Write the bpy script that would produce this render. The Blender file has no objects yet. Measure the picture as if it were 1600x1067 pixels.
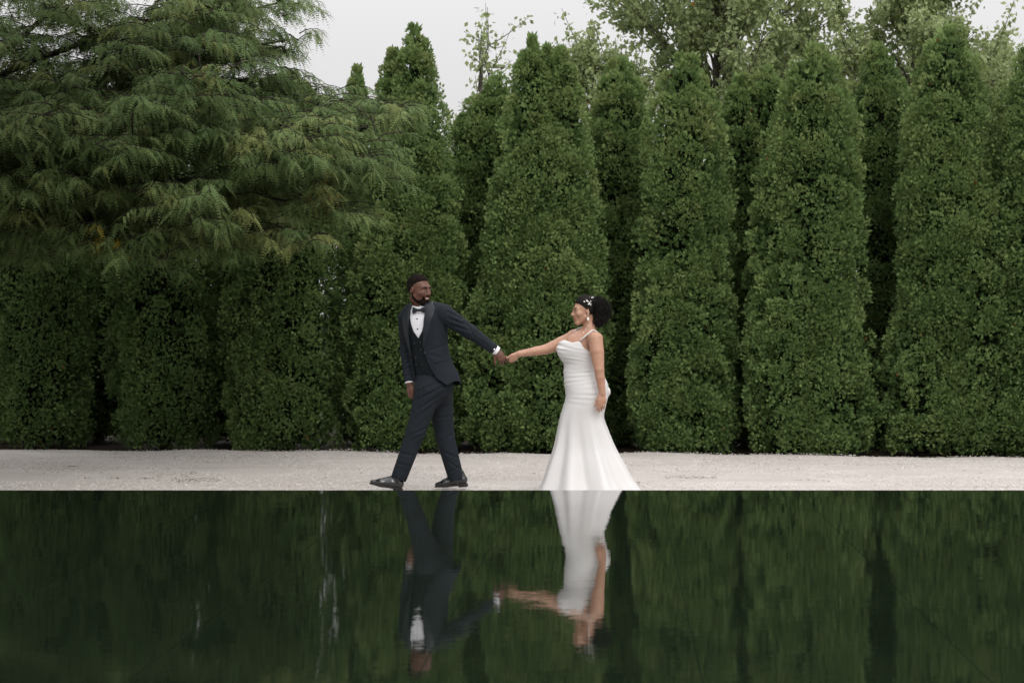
import bpy, math, random
import numpy as np

# ------------------------------------------------------------------ camera model of the place
F, CX, CY, CAMH, D0 = 3200.0, 970.0, 495.0, 1.478, 17.4   # focal length and principal point (1600 px wide picture), eye height, couple's distance
def W(px, py, dy=0.0):
    """measured picture position at the couple's distance (plus dy metres) -> metres"""
    Y = D0 + dy
    return np.array([(px - CX) * Y / F, Y, CAMH - (py - CY) * Y / F])
def PX(px, Y): return (px - CX) * Y / F
def PZ(py, Y): return CAMH - (py - CY) * Y / F
def unit(v):
    v = np.asarray(v, float)
    return v / (np.linalg.norm(v) + 1e-12)

scene = bpy.context.scene
COL = scene.collection

# ------------------------------------------------------------------ objects
def tag(o, label=None, cat=None, group=None, kind=None):
    if label: o['label'] = label
    if cat: o['category'] = cat
    if group: o['group'] = group
    if kind: o['kind'] = kind
    return o
def empty(name, loc, label, cat, group=None):
    o = bpy.data.objects.new(name, None)
    o.empty_display_size = 0.2
    o.location = loc
    COL.objects.link(o)
    return tag(o, label, cat, group)
def mesh_obj(name, V, faces, mats, parent=None, base=None, smooth=True, midx=None, attr=None):
    """faces: list of int arrays (n,k); V in world coordinates, made relative to base"""
    V = np.asarray(V, np.float32)
    if base is None and parent is not None:
        base = np.zeros(3); q = parent
        while q is not None: base = base + np.array(q.location); q = q.parent
    if base is not None: V = V - np.asarray(base, np.float32)
    if isinstance(faces, np.ndarray): faces = [faces]
    faces = [np.asarray(f, np.int32) for f in faces if len(f)]
    me = bpy.data.meshes.new(name)
    me.vertices.add(len(V)); me.vertices.foreach_set('co', V.ravel())
    nl = sum(f.size for f in faces); npoly = sum(len(f) for f in faces)
    me.loops.add(nl); me.polygons.add(npoly)
    me.loops.foreach_set('vertex_index', np.concatenate([f.ravel() for f in faces]))
    starts, s = [], 0
    for f in faces:
        starts.append(s + np.arange(len(f)) * f.shape[1]); s += f.size
    me.polygons.foreach_set('loop_start', np.concatenate(starts).astype(np.int32))
    if midx is not None: me.polygons.foreach_set('material_index', np.asarray(midx, np.int32))
    me.polygons.foreach_set('use_smooth', np.full(npoly, bool(smooth)))
    if not isinstance(mats, (list, tuple)): mats = [mats]
    for m in mats: me.materials.append(m)
    if attr is not None:
        for an, av in attr.items():
            a = me.attributes.new(an, 'FLOAT', 'FACE')
            a.data.foreach_set('value', np.asarray(av, np.float32))
    me.update(calc_edges=True)
    o = bpy.data.objects.new(name, me)
    COL.objects.link(o)
    if parent is not None: o.parent = parent
    elif base is not None: o.location = [float(b) for b in base]
    return o
class Bag:
    """collects pieces of ONE mesh"""
    def __init__(s): s.V, s.F4, s.F3, s.n = [], [], [], 0
    def add(s, V, F4=None, F3=None):
        V = np.asarray(V, float)
        if F4 is not None and len(F4): s.F4.append(np.asarray(F4) + s.n)
        if F3 is not None and len(F3): s.F3.append(np.asarray(F3) + s.n)
        s.V.append(V); s.n += len(V)
    def tube(s, P, R, sides=6, cap=True):
        P = np.asarray(P, float); n = len(P)
        R = np.broadcast_to(np.asarray(R, float), (n,))
        T = np.gradient(P, axis=0); T /= np.linalg.norm(T, axis=1, keepdims=True) + 1e-12
        ref = np.array([0, 0, 1.0]) if abs(T[0, 2]) < .9 else np.array([1.0, 0, 0])
        a = np.linspace(0, 2 * np.pi, sides, endpoint=False)
        V = np.zeros((n, sides, 3))
        u = unit(np.cross(T[0], ref))
        for i in range(n):
            u = unit(u - T[i] * u.dot(T[i])); v = np.cross(T[i], u)
            V[i] = P[i] + R[i] * (np.cos(a)[:, None] * u + np.sin(a)[:, None] * v)
        i, j = np.meshgrid(np.arange(n - 1), np.arange(sides), indexing='ij')
        k = (j + 1) % sides
        Q = np.stack([i * sides + j, i * sides + k, (i + 1) * sides + k, (i + 1) * sides + j], -1).reshape(-1, 4)
        V = V.reshape(-1, 3)
        F3 = None
        if cap:
            V = np.vstack([V, P[0], P[-1]])
            j = np.arange(sides); k = (j + 1) % sides; c0 = n * sides
            F3 = np.vstack([np.stack([k, j, np.full(sides, c0)], -1), np.stack([(n - 1) * sides + j, (n - 1) * sides + k, np.full(sides, c0 + 1)], -1)])
        s.add(V, Q, F3)
    def ball(s, c, r, n=8, m=6):
        c = np.asarray(c, float); r = np.broadcast_to(np.asarray(r, float), (3,))
        th = np.linspace(0, np.pi, m + 1)[1:-1]; ph = np.linspace(0, 2 * np.pi, n, endpoint=False)
        V = np.stack([np.outer(np.sin(th), np.cos(ph)), np.outer(np.sin(th), np.sin(ph)), np.outer(np.cos(th), np.ones(n))], -1).reshape(-1, 3)
        V = np.vstack([V, [0, 0, 1], [0, 0, -1]]) * r + c
        i, j = np.meshgrid(np.arange(m - 2), np.arange(n), indexing='ij'); k = (j + 1) % n
        Q = np.stack([i * n + j, (i + 1) * n + j, (i + 1) * n + k, i * n + k], -1).reshape(-1, 4)
        j = np.arange(n); k = (j + 1) % n; t = (m - 1) * n
        s.add(V, Q, np.vstack([np.stack([j, k, np.full(n, t)], -1), np.stack([(m - 2) * n + k, (m - 2) * n + j, np.full(n, t + 1)], -1)]))
    def obj(s, name, mat, parent=None, smooth=True, base=None):
        fs = []
        if s.F4: fs.append(np.vstack(s.F4))
        if s.F3: fs.append(np.vstack(s.F3))
        return mesh_obj(name, np.vstack(s.V), fs, mat, parent, base, smooth)

# ------------------------------------------------------------------ materials
def srgb(r, g, b): return tuple(((c / 255 + .055) / 1.055) ** 2.4 if c > 10 else c / 255 / 12.92 for c in (r, g, b))
class Mat:
    def __init__(s, name, color=(.5, .5, .5), rough=.6, spec=.5, **kw):
        s.m = bpy.data.materials.new(name); s.m.use_nodes = True
        s.nt = s.m.node_tree; s.N = s.nt.nodes; s.L = s.nt.links
        s.b = s.N['Principled BSDF']
        s.b.inputs['Base Color'].default_value = (*color, 1)
        s.b.inputs['Roughness'].default_value = rough
        s.b.inputs['Specular IOR Level'].default_value = spec
        for k, v in kw.items(): s.b.inputs[k.replace('_', ' ')].default_value = v
    def node(s, t, **kw):
        n = s.N.new(t)
        for k, v in kw.items():
            if k.startswith('i_'):
                key = k[2:]; key = int(key) if key.isdigit() else key.replace('_', ' ')
                n.inputs[key].default_value = v
            else: setattr(n, k, v)
        return n
    def link(s, a, b): s.L.new(a, b)
    def pos(s, scale=(1, 1, 1), coord='Object'):
        tc = s.node('ShaderNodeTexCoord'); mp = s.node('ShaderNodeMapping')
        mp.inputs['Scale'].default_value = scale
        s.link(tc.outputs[coord], mp.inputs[0]); return mp.outputs[0]
    def noise(s, vec, scale, detail=3, rough=.55):
        n = s.node('ShaderNodeTexNoise'); n.inputs['Scale'].default_value = scale
        n.inputs['Detail'].default_value = detail; n.inputs['Roughness'].default_value = rough
        s.link(vec, n.inputs['Vector']); return n
    def ramp(s, fac, stops):
        r = s.node('ShaderNodeValToRGB'); e = r.color_ramp.elements
        while len(e) < len(stops): e.new(.5)
        for el, (p, c) in zip(e, stops): el.position = p; el.color = (*c, 1)
        s.link(fac, r.inputs[0]); return r.outputs[0]
    def math(s, op, a, b=None, clamp=False):
        n = s.node('ShaderNodeMath', operation=op); n.use_clamp = clamp
        for i, x in enumerate((a, b)):
            if x is None: continue
            if isinstance(x, (int, float)): n.inputs[i].default_value = x
            else: s.link(x, n.inputs[i])
        return n.outputs[0]
    def mix(s, fac, a, b, blend='MIX'):
        n = s.node('ShaderNodeMix', data_type='RGBA', blend_type=blend)
        for i, x in ((0, fac), (6, a), (7, b)):
            if isinstance(x, (int, float)): n.inputs[i].default_value = x
            elif isinstance(x, tuple): n.inputs[i].default_value = (*x, 1) if len(x) == 3 else x
            else: s.link(x, n.inputs[i])
        return n.outputs[2]
    def color(s, sock): s.link(sock, s.b.inputs['Base Color'])
    def bump(s, h, strength=.3, dist=.01):
        b = s.node('ShaderNodeBump'); b.inputs['Strength'].default_value = strength; b.inputs['Distance'].default_value = dist
        s.link(h, b.inputs['Height']); s.link(b.outputs[0], s.b.inputs['Normal'])

def foliage_mat(name, stops, trans=.25, rough=.55, spec=.3):
    """leaf colour runs along the 'tint' value each leaf carries"""
    M = Mat(name, rough=rough, spec=spec)
    a = M.node('ShaderNodeAttribute', attribute_name='tint')
    c = M.ramp(a.outputs['Fac'], stops)
    M.color(c)
    t = M.node('ShaderNodeBsdfTranslucent'); M.link(c, t.inputs[0])
    mx = M.node('ShaderNodeMixShader'); mx.inputs[0].default_value = trans
    M.link(M.b.outputs[0], mx.inputs[1]); M.link(t.outputs[0], mx.inputs[2])
    M.link(mx.outputs[0], M.N['Material Output'].inputs[0])
    return M.m
def cloth_mat(name, color, var=.15, rough=.8, weave=900, spec=.25, **kw):
    M = Mat(name, color, rough, spec, **kw)
    n = M.noise(M.pos(), 6, 3)
    lo = tuple(c * (1 - var) for c in color); hi = tuple(c * (1 + var) for c in color)
    M.color(M.ramp(n.outputs[0], [(.3, lo), (.7, hi)]))
    w = M.noise(M.pos(), weave, 2)
    M.bump(w.outputs[0], .15, .002)
    return M.m
# ================================================================== SETTING
rng = np.random.default_rng(11)
POOLZ, POOLY = .138, 15.84
def gravel_edge(x):
    x = np.asarray(x, float)
    return 21.93 - .118 * x + .05 * np.sin(x * 1.9 + .5) + .035 * np.sin(x * 4.3 + 1.) + .02 * np.sin(x * 9.1)

# ---- ground: one sheet to the horizon, mulch by the hedge, rough grass beyond
M = Mat('ground', rough=.95, spec=.1)
v = M.pos()
sep = M.node('ShaderNodeSeparateXYZ'); M.link(v, sep.inputs[0])
far = M.ramp(M.math('MULTIPLY', M.math('SUBTRACT', sep.outputs[1], 25.0), .3, True), [(0, (0, 0, 0)), (1, (1, 1, 1))])
mul = M.ramp(M.noise(v, 25, 5).outputs[0], [(.3, (.012, .009, .007)), (.7, (.05, .034, .022))])
grs = M.ramp(M.noise(v, 6, 5).outputs[0], [(.3, (.012, .02, .007)), (.7, (.03, .042, .016))])
M.color(M.mix(far, mul, grs))
M.bump(M.noise(v, 40, 4).outputs[0], .5, .03)
g = 400.0
tag(mesh_obj('ground', [[-g, -60, -.012], [g, -60, -.012], [g, 900, -.012], [-g, 900, -.012]], np.array([[0, 1, 2, 3]]), M.m), kind='structure')

# ---- pale crushed stone walk between pool and hedge
M = Mat('gravel', rough=.9, spec=.2)
v = M.pos()
fine = M.ramp(M.noise(v, 55, 3, .7).outputs[0], [(.28, (.40, .37, .345)), (.45, (.56, .522, .492)), (.6, (.61, .575, .547)), (.75, (.70, .667, .64))])
blot = M.ramp(M.noise(M.pos((.35, 1.2, 1)), 1.6, 4).outputs[0], [(.3, (.84, .82, .80)), (.7, (1.03, 1.02, 1.02))])
c = M.mix(1.0, fine, blot, 'MULTIPLY')
dirt = M.ramp(M.noise(M.pos((.6, 1.6, 1)), 9, 6, .75).outputs[0], [(.60, (0, 0, 0)), (.72, (1, 1, 1))])
c = M.mix(M.math('MULTIPLY', dirt, .3), c, (.21, .19, .17))
M.color(c)
M.bump(M.noise(v, 60, 3, .7).outputs[0], .9, .02)
xs = np.arange(-30, 30.01, .12); ts = np.linspace(0, 1, 70)
ye = gravel_edge(xs)
Xg = np.repeat(xs[:, None], len(ts), 1); Yg = POOLY + .02 + (ye[:, None] - POOLY - .02) * ts[None]
Zg = .006 * np.sin(Xg * 2.1 + Yg * 3.) + .007 * np.sin(Xg * .9 - Yg * 1.7 + 1) + .004 * np.sin(Xg * 5.3 + 2 * Yg)
ridge = np.exp(-((1 - ts) * (ye[:, None] - POOLY) / .22) ** 2) * (.02 + .012 * np.sin(Xg * 1.3) + .01 * np.sin(Xg * 3.7))
Zg = Zg * np.clip((Yg - 16) / 1, 0, 1) * (np.abs(Yg - 17.4) > .5) * .6 + ridge
Zg[:, -1] = -.03
nx, nt = Xg.shape
i, j = np.meshgrid(np.arange(nx - 1), np.arange(nt - 1), indexing='ij')
Q = np.stack([i * nt + j, (i + 1) * nt + j, (i + 1) * nt + j + 1, i * nt + j + 1], -1).reshape(-1, 4)
tag(mesh_obj('gravel_path', np.stack([Xg, Yg, Zg], -1).reshape(-1, 3), Q, M.m), kind='structure')
GRAVEL = M

# loose stones lying on the walk: nobody could count them
ns = 46000
sx = rng.uniform(-7.5, 5.2, ns); sy = rng.uniform(17.0, 22.6, ns)
ok = sy < gravel_edge(sx) - .0; sx, sy = sx[ok], sy[ok]; ns = len(sx)
octa = np.array([[1, 0, 0], [-1, 0, 0], [0, 1, 0], [0, -1, 0], [0, 0, 1], [0, 0, -1]], float)
of = np.array([[0, 2, 4], [2, 1, 4], [1, 3, 4], [3, 0, 4], [2, 0, 5], [1, 2, 5], [3, 1, 5], [0, 3, 5]])
sc = rng.uniform(.004, .0095, (ns, 1, 1)) * rng.uniform(.7, 1.35, (ns, 1, 3)) * np.array([1, 1, .5])
ang = rng.uniform(0, 6.28, ns); ca, sa = np.cos(ang), np.sin(ang)
P = octa[None] * sc * rng.uniform(.75, 1.25, (ns, 6, 3))
P = np.stack([P[..., 0] * ca[:, None] - P[..., 1] * sa[:, None], P[..., 0] * sa[:, None] + P[..., 1] * ca[:, None], P[..., 2]], -1)
rd = np.exp(-((gravel_edge(sx) - sy) / .22) ** 2) * (.02 + .012 * np.sin(sx * 1.3) + .01 * np.sin(sx * 3.7))
P += np.stack([sx, sy, .003 + rd], -1)[:, None]
M = Mat('loose_stone', rough=.85, spec=.25)
a = M.node('ShaderNodeAttribute', attribute_name='tint')
M.color(M.ramp(a.outputs['Fac'], [(0, (.26, .235, .21)), (.05, (.47, .44, .41)), (.4, (.58, .547, .52)), (1, (.69, .657, .63))]))
tag(mesh_obj('gravel_stones', P.reshape(-1, 3), (of[None] + (np.arange(ns) * 6)[:, None, None]).reshape(-1, 3), M.m, smooth=False,
             attr={'tint': np.repeat(rng.uniform(0, 1, ns), 8)}), 'loose pale grey stones scattered over the gravel walk', 'gravel', kind='stuff')

# dry leaves, needles and bits of mulch: dark dashes lying in a few drifts
def litter(name, pts, mat, lab, size=(.015, .05)):
    n = len(pts); a = rng.uniform(0, 6.28, n); L = rng.uniform(*size, n); w = L * rng.uniform(.2, .55, n)
    d = np.stack([np.cos(a), np.sin(a), rng.uniform(-.2, .35, n)], -1); s = np.stack([-np.sin(a), np.cos(a), rng.uniform(-.3, .3, n)], -1)
    p = np.asarray(pts)
    V = np.stack([p - d * L[:, None] / 2, p + s * w[:, None] / 2, p + d * L[:, None] / 2, p - s * w[:, None] / 2], 1)
    V[..., 2] = np.maximum(V[..., 2], .004) + .006
    tag(mesh_obj(name, V.reshape(-1, 3), np.arange(4 * n).reshape(-1, 4), mat, smooth=False, attr={'tint': np.repeat(rng.uniform(0, 1, n), 1)}), lab, 'litter', kind='stuff')
pts = []
def drift(px0, px1, py, n, sp):
    for _ in range(n):
        Y = CAMH * F / (py - CY) + rng.normal(0, sp)
        pts.append([PX(rng.uniform(px0, px1), Y), Y, .004])
drift(270, 345, 751, 90, .12); drift(125, 250, 749, 40, .05); drift(98, 122, 730, 40, .04); drift(1040, 1120, 747, 90, .10)
drift(1000, 1600, 722, 40, .3); drift(0, 600, 722, 60, .5); drift(0, 1600, 740, 110, .9); drift(1240, 1300, 752, 14, .05); drift(60, 300, 741, 40, .4)
for x in np.arange(-7.4, 5.2, .028):
    if rng.random() < .7: pts.append([x, float(gravel_edge(x)) - abs(rng.normal(0, .10)), .03])
LM = Mat('dry_litter', rough=.9, spec=.1)
a = LM.node('ShaderNodeAttribute', attribute_name='tint')
LM.color(LM.ramp(a.outputs['Fac'], [(0, (.03, .022, .016)), (.6, (.09, .055, .03)), (1, (.22, .12, .05))]))
litter('leaf_litter', np.array(pts), LM.m, 'brown dry leaf and twig bits strewn over the gravel walk')

# ---- raised black reflecting pool: film of water over dark slabs, 1.06 m joints running away from the camera
M = Mat('water', (.007, .0115, .007), .025, .5, IOR=1.75)
v = M.pos()
sep = M.node('ShaderNodeSeparateXYZ'); M.link(v, sep.inputs[0])
def slope(scale, vec, amp):
    n = M.noise(vec, scale, 3, .6)
    s = M.node('ShaderNodeSeparateColor'); M.link(n.outputs['Color'], s.inputs[0])
    return [M.math('MULTIPLY', M.math('SUBTRACT', s.outputs[k], .5), amp) for k in (0, 1)]
a1 = slope(1.0, M.pos((8, 55, 1)), .022)
a2 = slope(1.0, M.pos((1.0, 3.2, 1)), .010)
a3 = slope(1.0, M.pos((30, 190, 1)), .016)
# each slab lies a hair off level, so its film of water leans a little too
slab = M.math('FLOOR', M.math('DIVIDE', M.math('SUBTRACT', sep.outputs[0], .30), 1.06))
slabr = M.math('FLOOR', M.math('DIVIDE', M.math('SUBTRACT', sep.outputs[1], 9.4), 4.4))
cmb = M.node('ShaderNodeCombineXYZ'); M.link(slab, cmb.inputs[0]); M.link(slabr, cmb.inputs[1])
wn = M.node('ShaderNodeTexWhiteNoise', noise_dimensions='3D'); M.link(cmb.outputs[0], wn.inputs[0])
ws = M.node('ShaderNodeSeparateColor'); M.link(wn.outputs['Color'], ws.inputs[0])
sxx = M.math('ADD', M.math('ADD', a1[0], a2[0]), a3[0]); sxx = M.math('MULTIPLY', sxx, .5)
syy = M.math('ADD', M.math('ADD', a1[1], a2[1]), a3[1])
sxx = M.math('ADD', sxx, M.math('MULTIPLY', M.math('SUBTRACT', ws.outputs[0], .5), .006))
syy = M.math('ADD', syy, M.math('MULTIPLY', M.math('SUBTRACT', ws.outputs[1], .5), .0022))
cn = M.node('ShaderNodeCombineXYZ'); M.link(sxx, cn.inputs[0]); M.link(syy, cn.inputs[1]); cn.inputs[2].default_value = 1
nv = M.node('ShaderNodeVectorMath', operation='NORMALIZE'); M.link(cn.outputs[0], nv.inputs[0])
M.link(nv.outputs[0], M.b.inputs['Normal'])
def joint(sock, off, step, w):
    f = M.math('FRACT', M.math('DIVIDE', M.math('SUBTRACT', sock, off), step))
    d = M.math('MULTIPLY', M.math('SUBTRACT', .5, M.math('ABSOLUTE', M.math('SUBTRACT', f, .5))), step)
    return M.math('LESS_THAN', d, w)
jm = joint(sep.outputs[0], .30, 1.06, .005)
M.link(M.math('MULTIPLY', M.math('SUBTRACT', 1.0, M.math('MULTIPLY', jm, .97)), .5), M.b.inputs['Specular IOR Level'])
M.link(M.math('ADD', M.math('MULTIPLY', jm, .02), .02), M.b.inputs['Roughness'])
tag(mesh_obj('water', [[-16, 2.5, POOLZ], [16, 2.5, POOLZ], [16, POOLY, POOLZ], [-16, POOLY, POOLZ]], np.array([[0, 1, 2, 3]]), M.m), kind='structure')
# the stone body under the film of water
PM = Mat('black_granite', (.012, .013, .013), .35, .5)
PM.color(PM.ramp(PM.noise(PM.pos(), 60, 4).outputs[0], [(.35, (.006, .007, .007)), (.7, (.03, .032, .033))]))
b = Bag(); x0, x1, y0, y1, z0, z1 = -15.996, 15.996, 2.504, POOLY - .003, -.25, POOLZ - .004
b.add([[x0, y0, z0], [x1, y0, z0], [x1, y1, z0], [x0, y1, z0], [x0, y0, z1], [x1, y0, z1], [x1, y1, z1], [x0, y1, z1]],
      [[3, 2, 1, 0], [4, 5, 6, 7], [0, 1, 5, 4], [1, 2, 6, 5], [2, 3, 7, 6], [3, 0, 4, 7]])
tag(b.obj('pool_basin', PM.m, smooth=False), 'raised black stone basin brimming with still water in the foreground', 'pool', kind='structure')

# ---- daylight: bright even overcast, brighter overhead than at the horizon
SUN_EL, SUN_AZ = math.radians(42), math.radians(158)      # azimuth clockwise from +Y; the light comes from behind the camera, to the right
world = bpy.data.worlds.new('World'); scene.world = world; world.use_nodes = True
nt = world.node_tree; bg = nt.nodes['Background']
sky = nt.nodes.new('ShaderNodeTexSky'); sky.sky_type = 'NISHITA'; sky.sun_disc = False
sky.sun_elevation = SUN_EL; sky.sun_rotation = SUN_AZ; sky.dust_density = 6; sky.air_density = 1.5
tc = nt.nodes.new('ShaderNodeTexCoord'); sp = nt.nodes.new('ShaderNodeSeparateXYZ'); nt.links.new(tc.outputs['Generated'], sp.inputs[0])
mr = nt.nodes.new('ShaderNodeMapRange'); nt.links.new(sp.outputs[2], mr.inputs[0])
mr.inputs[1].default_value = 0.0; mr.inputs[2].default_value = 1.0; mr.inputs[3].default_value = 4.9; mr.inputs[4].default_value = 18.0
vm = nt.nodes.new('ShaderNodeVectorMath'); vm.operation = 'SCALE'; vm.inputs[0].default_value = (1.0, .985, 1.0)
nt.links.new(mr.outputs[0], vm.inputs['Scale'])
mx = nt.nodes.new('ShaderNodeMix'); mx.data_type = 'RGBA'; mx.inputs[0].default_value = .94
nt.links.new(sky.outputs[0], mx.inputs[6]); nt.links.new(vm.outputs[0], mx.inputs[7])
nt.links.new(mx.outputs[2], bg.inputs[0]); bg.inputs[1].default_value = .1
sl = bpy.data.lights.new('sun', 'SUN'); sl.energy = 1.0; sl.angle = math.radians(35); sl.color = (1, .97, .92)
so = bpy.data.objects.new('sun', sl); COL.objects.link(so)
from mathutils import Vector
sd = Vector((math.sin(SUN_AZ) * math.cos(SUN_EL), math.cos(SUN_AZ) * math.cos(SUN_EL), math.sin(SUN_EL)))
so.rotation_euler = (-sd).to_track_quat('-Z', 'Y').to_euler()
so.location = (4, -4, 12)

# ---- camera
cd = bpy.data.cameras.new('camera'); cam = bpy.data.objects.new('camera', cd); COL.objects.link(cam)
cam.location = (0, 0, CAMH); cam.rotation_euler = (math.radians(90), 0, 0)
cd.sensor_width = 36; cd.lens = F / 1600 * 36
cd.shift_x = -(CX - 800) / 1600; cd.shift_y = -(533.5 - CY) / 1600
cd.clip_start = .05; cd.clip_end = 2000
cd.dof.use_dof = True; cd.dof.focus_distance = D0; cd.dof.aperture_fstop = 4.5
scene.camera = cam
vs = scene.view_settings
vs.view_transform = 'Standard'; vs.look = 'None'; vs.exposure = .36; vs.gamma = 1; vs.use_curve_mapping = False
try:
    scene.cycles.use_denoising = True; scene.cycles.denoiser = 'OPENIMAGEDENOISE'
except Exception: pass
scene.cycles.max_bounces = 8; scene.cycles.transparent_max_bounces = 8
scene.cycles.sample_clamp_indirect = 8
# ================================================================== VEGETATION
def rnd_unit(n, r):
    v = r.normal(size=(n, 3)); return v / np.linalg.norm(v, axis=1, keepdims=True)
def norm(v): return v / (np.linalg.norm(v, axis=-1, keepdims=True) + 1e-9)

def sprays(P, D, size, r, nf=5, spread=46, wid=.19, face=None):
    """flat fan-shaped scale-leaf sprays: nf slim fingers each. returns V, quads (4 verts each)"""
    n = len(P)
    side = norm(np.cross(D, rnd_unit(n, r) if face is None else face + .55 * rnd_unit(n, r)))
    a = np.radians(np.linspace(-spread, spread, nf))[None] + r.normal(0, .12, (n, nf))
    L = size[:, None] * (1 - .35 * np.abs(np.linspace(-1, 1, nf))[None]) * r.uniform(.8, 1.2, (n, nf))
    d = D[:, None] * np.cos(a)[..., None] + side[:, None] * np.sin(a)[..., None]
    nrm = np.cross(D, side)[:, None]
    d = norm(d + nrm * r.normal(0, .12, (n, nf, 1)))
    w = norm(np.cross(d, nrm + 0 * d))
    b = P[:, None] + 0 * d
    mid = b + d * (L * .55)[..., None]
    V = np.stack([b + d * (L * .08)[..., None], mid + w * (L * wid)[..., None], b + d * L[..., None], mid - w * (L * wid)[..., None]], 2)
    return V.reshape(-1, 3)

PROF_T = np.array([0, .04, .12, .3, .5, .7, .82, .9, .96, 1.0])
PROF_R = np.array([.66, .88, .98, 1.0, .96, .85, .71, .55, .35, .08])
PROF_P = np.array([.66, .88, .98, 1.0, .92, .70, .50, .35, .20, .03])
def arborvitae(base, label, spires, seed, dens=1.0, tone=0.0):
    """spires: (ox, oy, height, radius) leaders of one plant"""
    r = np.random.default_rng(seed)
    root = empty('arborvitae', base, label, 'arborvitae', 'arborvitae trees of the tall hedge')
    base = np.array(base)
    PV, PD, PS, PT, PF = [], [], [], [], []
    ph1, ph2 = r.uniform(0, 6.28, 2)
    for (ox, oy, h, R, *pt) in spires:
        PR = PROF_P if pt else PROF_R
        area = 2 * math.pi * R * h * .75
        nc = int(area / .025 * dens)
        z = r.uniform(0.0, 1, nc * 2); rad = np.interp(z, PROF_T, PR)
        keep = r.uniform(0, 1, nc * 2) < rad + .15
        z, rad = z[keep][:nc], rad[keep][:nc]; nc = len(z)
        fi = r.uniform(0, 6.28, nc)
        lump = 1 + .085 * np.sin(2 * fi + 5 * z + ph1) + .065 * np.sin(3 * fi - 11 * z + ph2) + r.normal(0, .04, nc)
        rr = R * rad * lump * .90
        thin = (np.sin(fi) < .35) | (r.uniform(0, 1, nc) < .5)          # the side away from the walk is a little thinner
        z, fi, rr = z[thin], fi[thin], rr[thin]; nc = len(z)
        C = np.stack([ox + rr * np.cos(fi), oy + rr * np.sin(fi), .03 + z * h], -1)
        inside = np.zeros(nc, bool)
        for (qx, qy, qh, qR, *qp) in spires:
            if (qx, qy, qh) == (ox, oy, h): continue
            tq = C[:, 2] / qh
            inside |= (tq < 1) & (np.hypot(C[:, 0] - qx, C[:, 1] - qy) < qR * np.interp(np.clip(tq, 0, 1), PROF_T, PROF_R if not qp else PROF_P) * .72)
        C, z, fi, rr = C[~inside], z[~inside], fi[~inside], rr[~inside]; nc = len(z)
        rc = r.uniform(.10, .21, nc) * np.clip(R / .55, .55, 1) * (1 - .45 * np.clip((z - .8) / .2, 0, 1))
        ct = r.normal(0, .085, nc)
        k = 76
        up = .35 + .9 * np.clip((z - .7) / .3, 0, 1)
        out = norm(np.stack([np.cos(fi), np.sin(fi), up], -1))
        q = norm(rnd_unit(nc * k, r).reshape(nc, k, 3) + out[:, None] * .75)
        rad_q = r.uniform(.35, 1.0, (nc, k, 1)) ** .6
        P = C[:, None] + q * rc[:, None, None] * rad_q * np.array([1, 1, 1.15])
        D = norm(q * .8 + np.array([0, 0, .55]) + out[:, None] * .35 + rnd_unit(nc * k, r).reshape(nc, k, 3) * .55)
        PV.append(P.reshape(-1, 3)); PD.append(D.reshape(-1, 3)); PF.append(norm(q * .6 + out[:, None] + np.array([0, 0, .25])).reshape(-1, 3))
        PS.append(r.uniform(.024, .047, nc * k))
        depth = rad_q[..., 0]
        PT.append((.575 + tone + ct[:, None] + .16 * (depth - .7) + r.normal(0, .04, (nc, k)) + .20 * np.clip((z[:, None] - .5) / .5, 0, 1)).ravel())  # tint rises with height: extra sky light painted in, with fresh growth
        # inner sprays closing the shell between the clumps, tint darkened for shade
        nf_ = int(area * 900); zf = r.uniform(0, .97, nf_); rf = np.interp(zf, PROF_T, PR); kp = r.uniform(0, 1, nf_) < rf + .1; zf, rf = zf[kp], rf[kp]; nf_ = len(zf)
        ff = r.uniform(0, 6.28, nf_); rf = R * rf * r.uniform(.66, .90, nf_); of_ = np.stack([np.cos(ff), np.sin(ff), np.full(nf_, .4)], -1)
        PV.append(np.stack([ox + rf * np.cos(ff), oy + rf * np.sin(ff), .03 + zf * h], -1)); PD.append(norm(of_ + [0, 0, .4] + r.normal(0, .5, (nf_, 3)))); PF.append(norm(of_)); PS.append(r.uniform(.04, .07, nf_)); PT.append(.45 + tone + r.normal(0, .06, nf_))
        # wispy upright shoots round the tip
        nw = int(330 * max(R, .3)); zz = 1.0 - .22 * r.uniform(0, 1, nw) ** 1.4; fw = r.uniform(0, 6.28, nw); rw = R * np.interp(zz, PROF_T, PR) * r.uniform(.3, 1.05, nw)
        PV.append(np.stack([ox + rw * np.cos(fw), oy + rw * np.sin(fw), zz * h + .02], -1))
        PD.append(norm(np.stack([np.cos(fw) * .25, np.sin(fw) * .25, np.ones(nw)], -1) + r.normal(0, .2, (nw, 3))))
        PF.append(rnd_unit(nw, r)); PS.append(r.uniform(.06, .13, nw)); PT.append(.66 + tone + r.normal(0, .06, nw))
    P, D, S, T, FN = np.vstack(PV), np.vstack(PD), np.concatenate(PS), np.concatenate(PT), np.vstack(PF)
    ok = P[:, 2] > .015; P, D, S, T, FN = P[ok], D[ok], S[ok], T[ok], FN[ok]
    n = len(P)
    odd = r.uniform(0, 1, n)
    T = np.clip(T, .02, .88)
    T[odd > .9994] = .97                                   # a few browned sprays
    V = sprays(P, D, S, r, 5, face=FN)
    t5 = np.repeat(T, 5)
    # solid dark core added to stop light passing through; stands for dead interior
    bagV, bagF, off = [], [], 0
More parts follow.
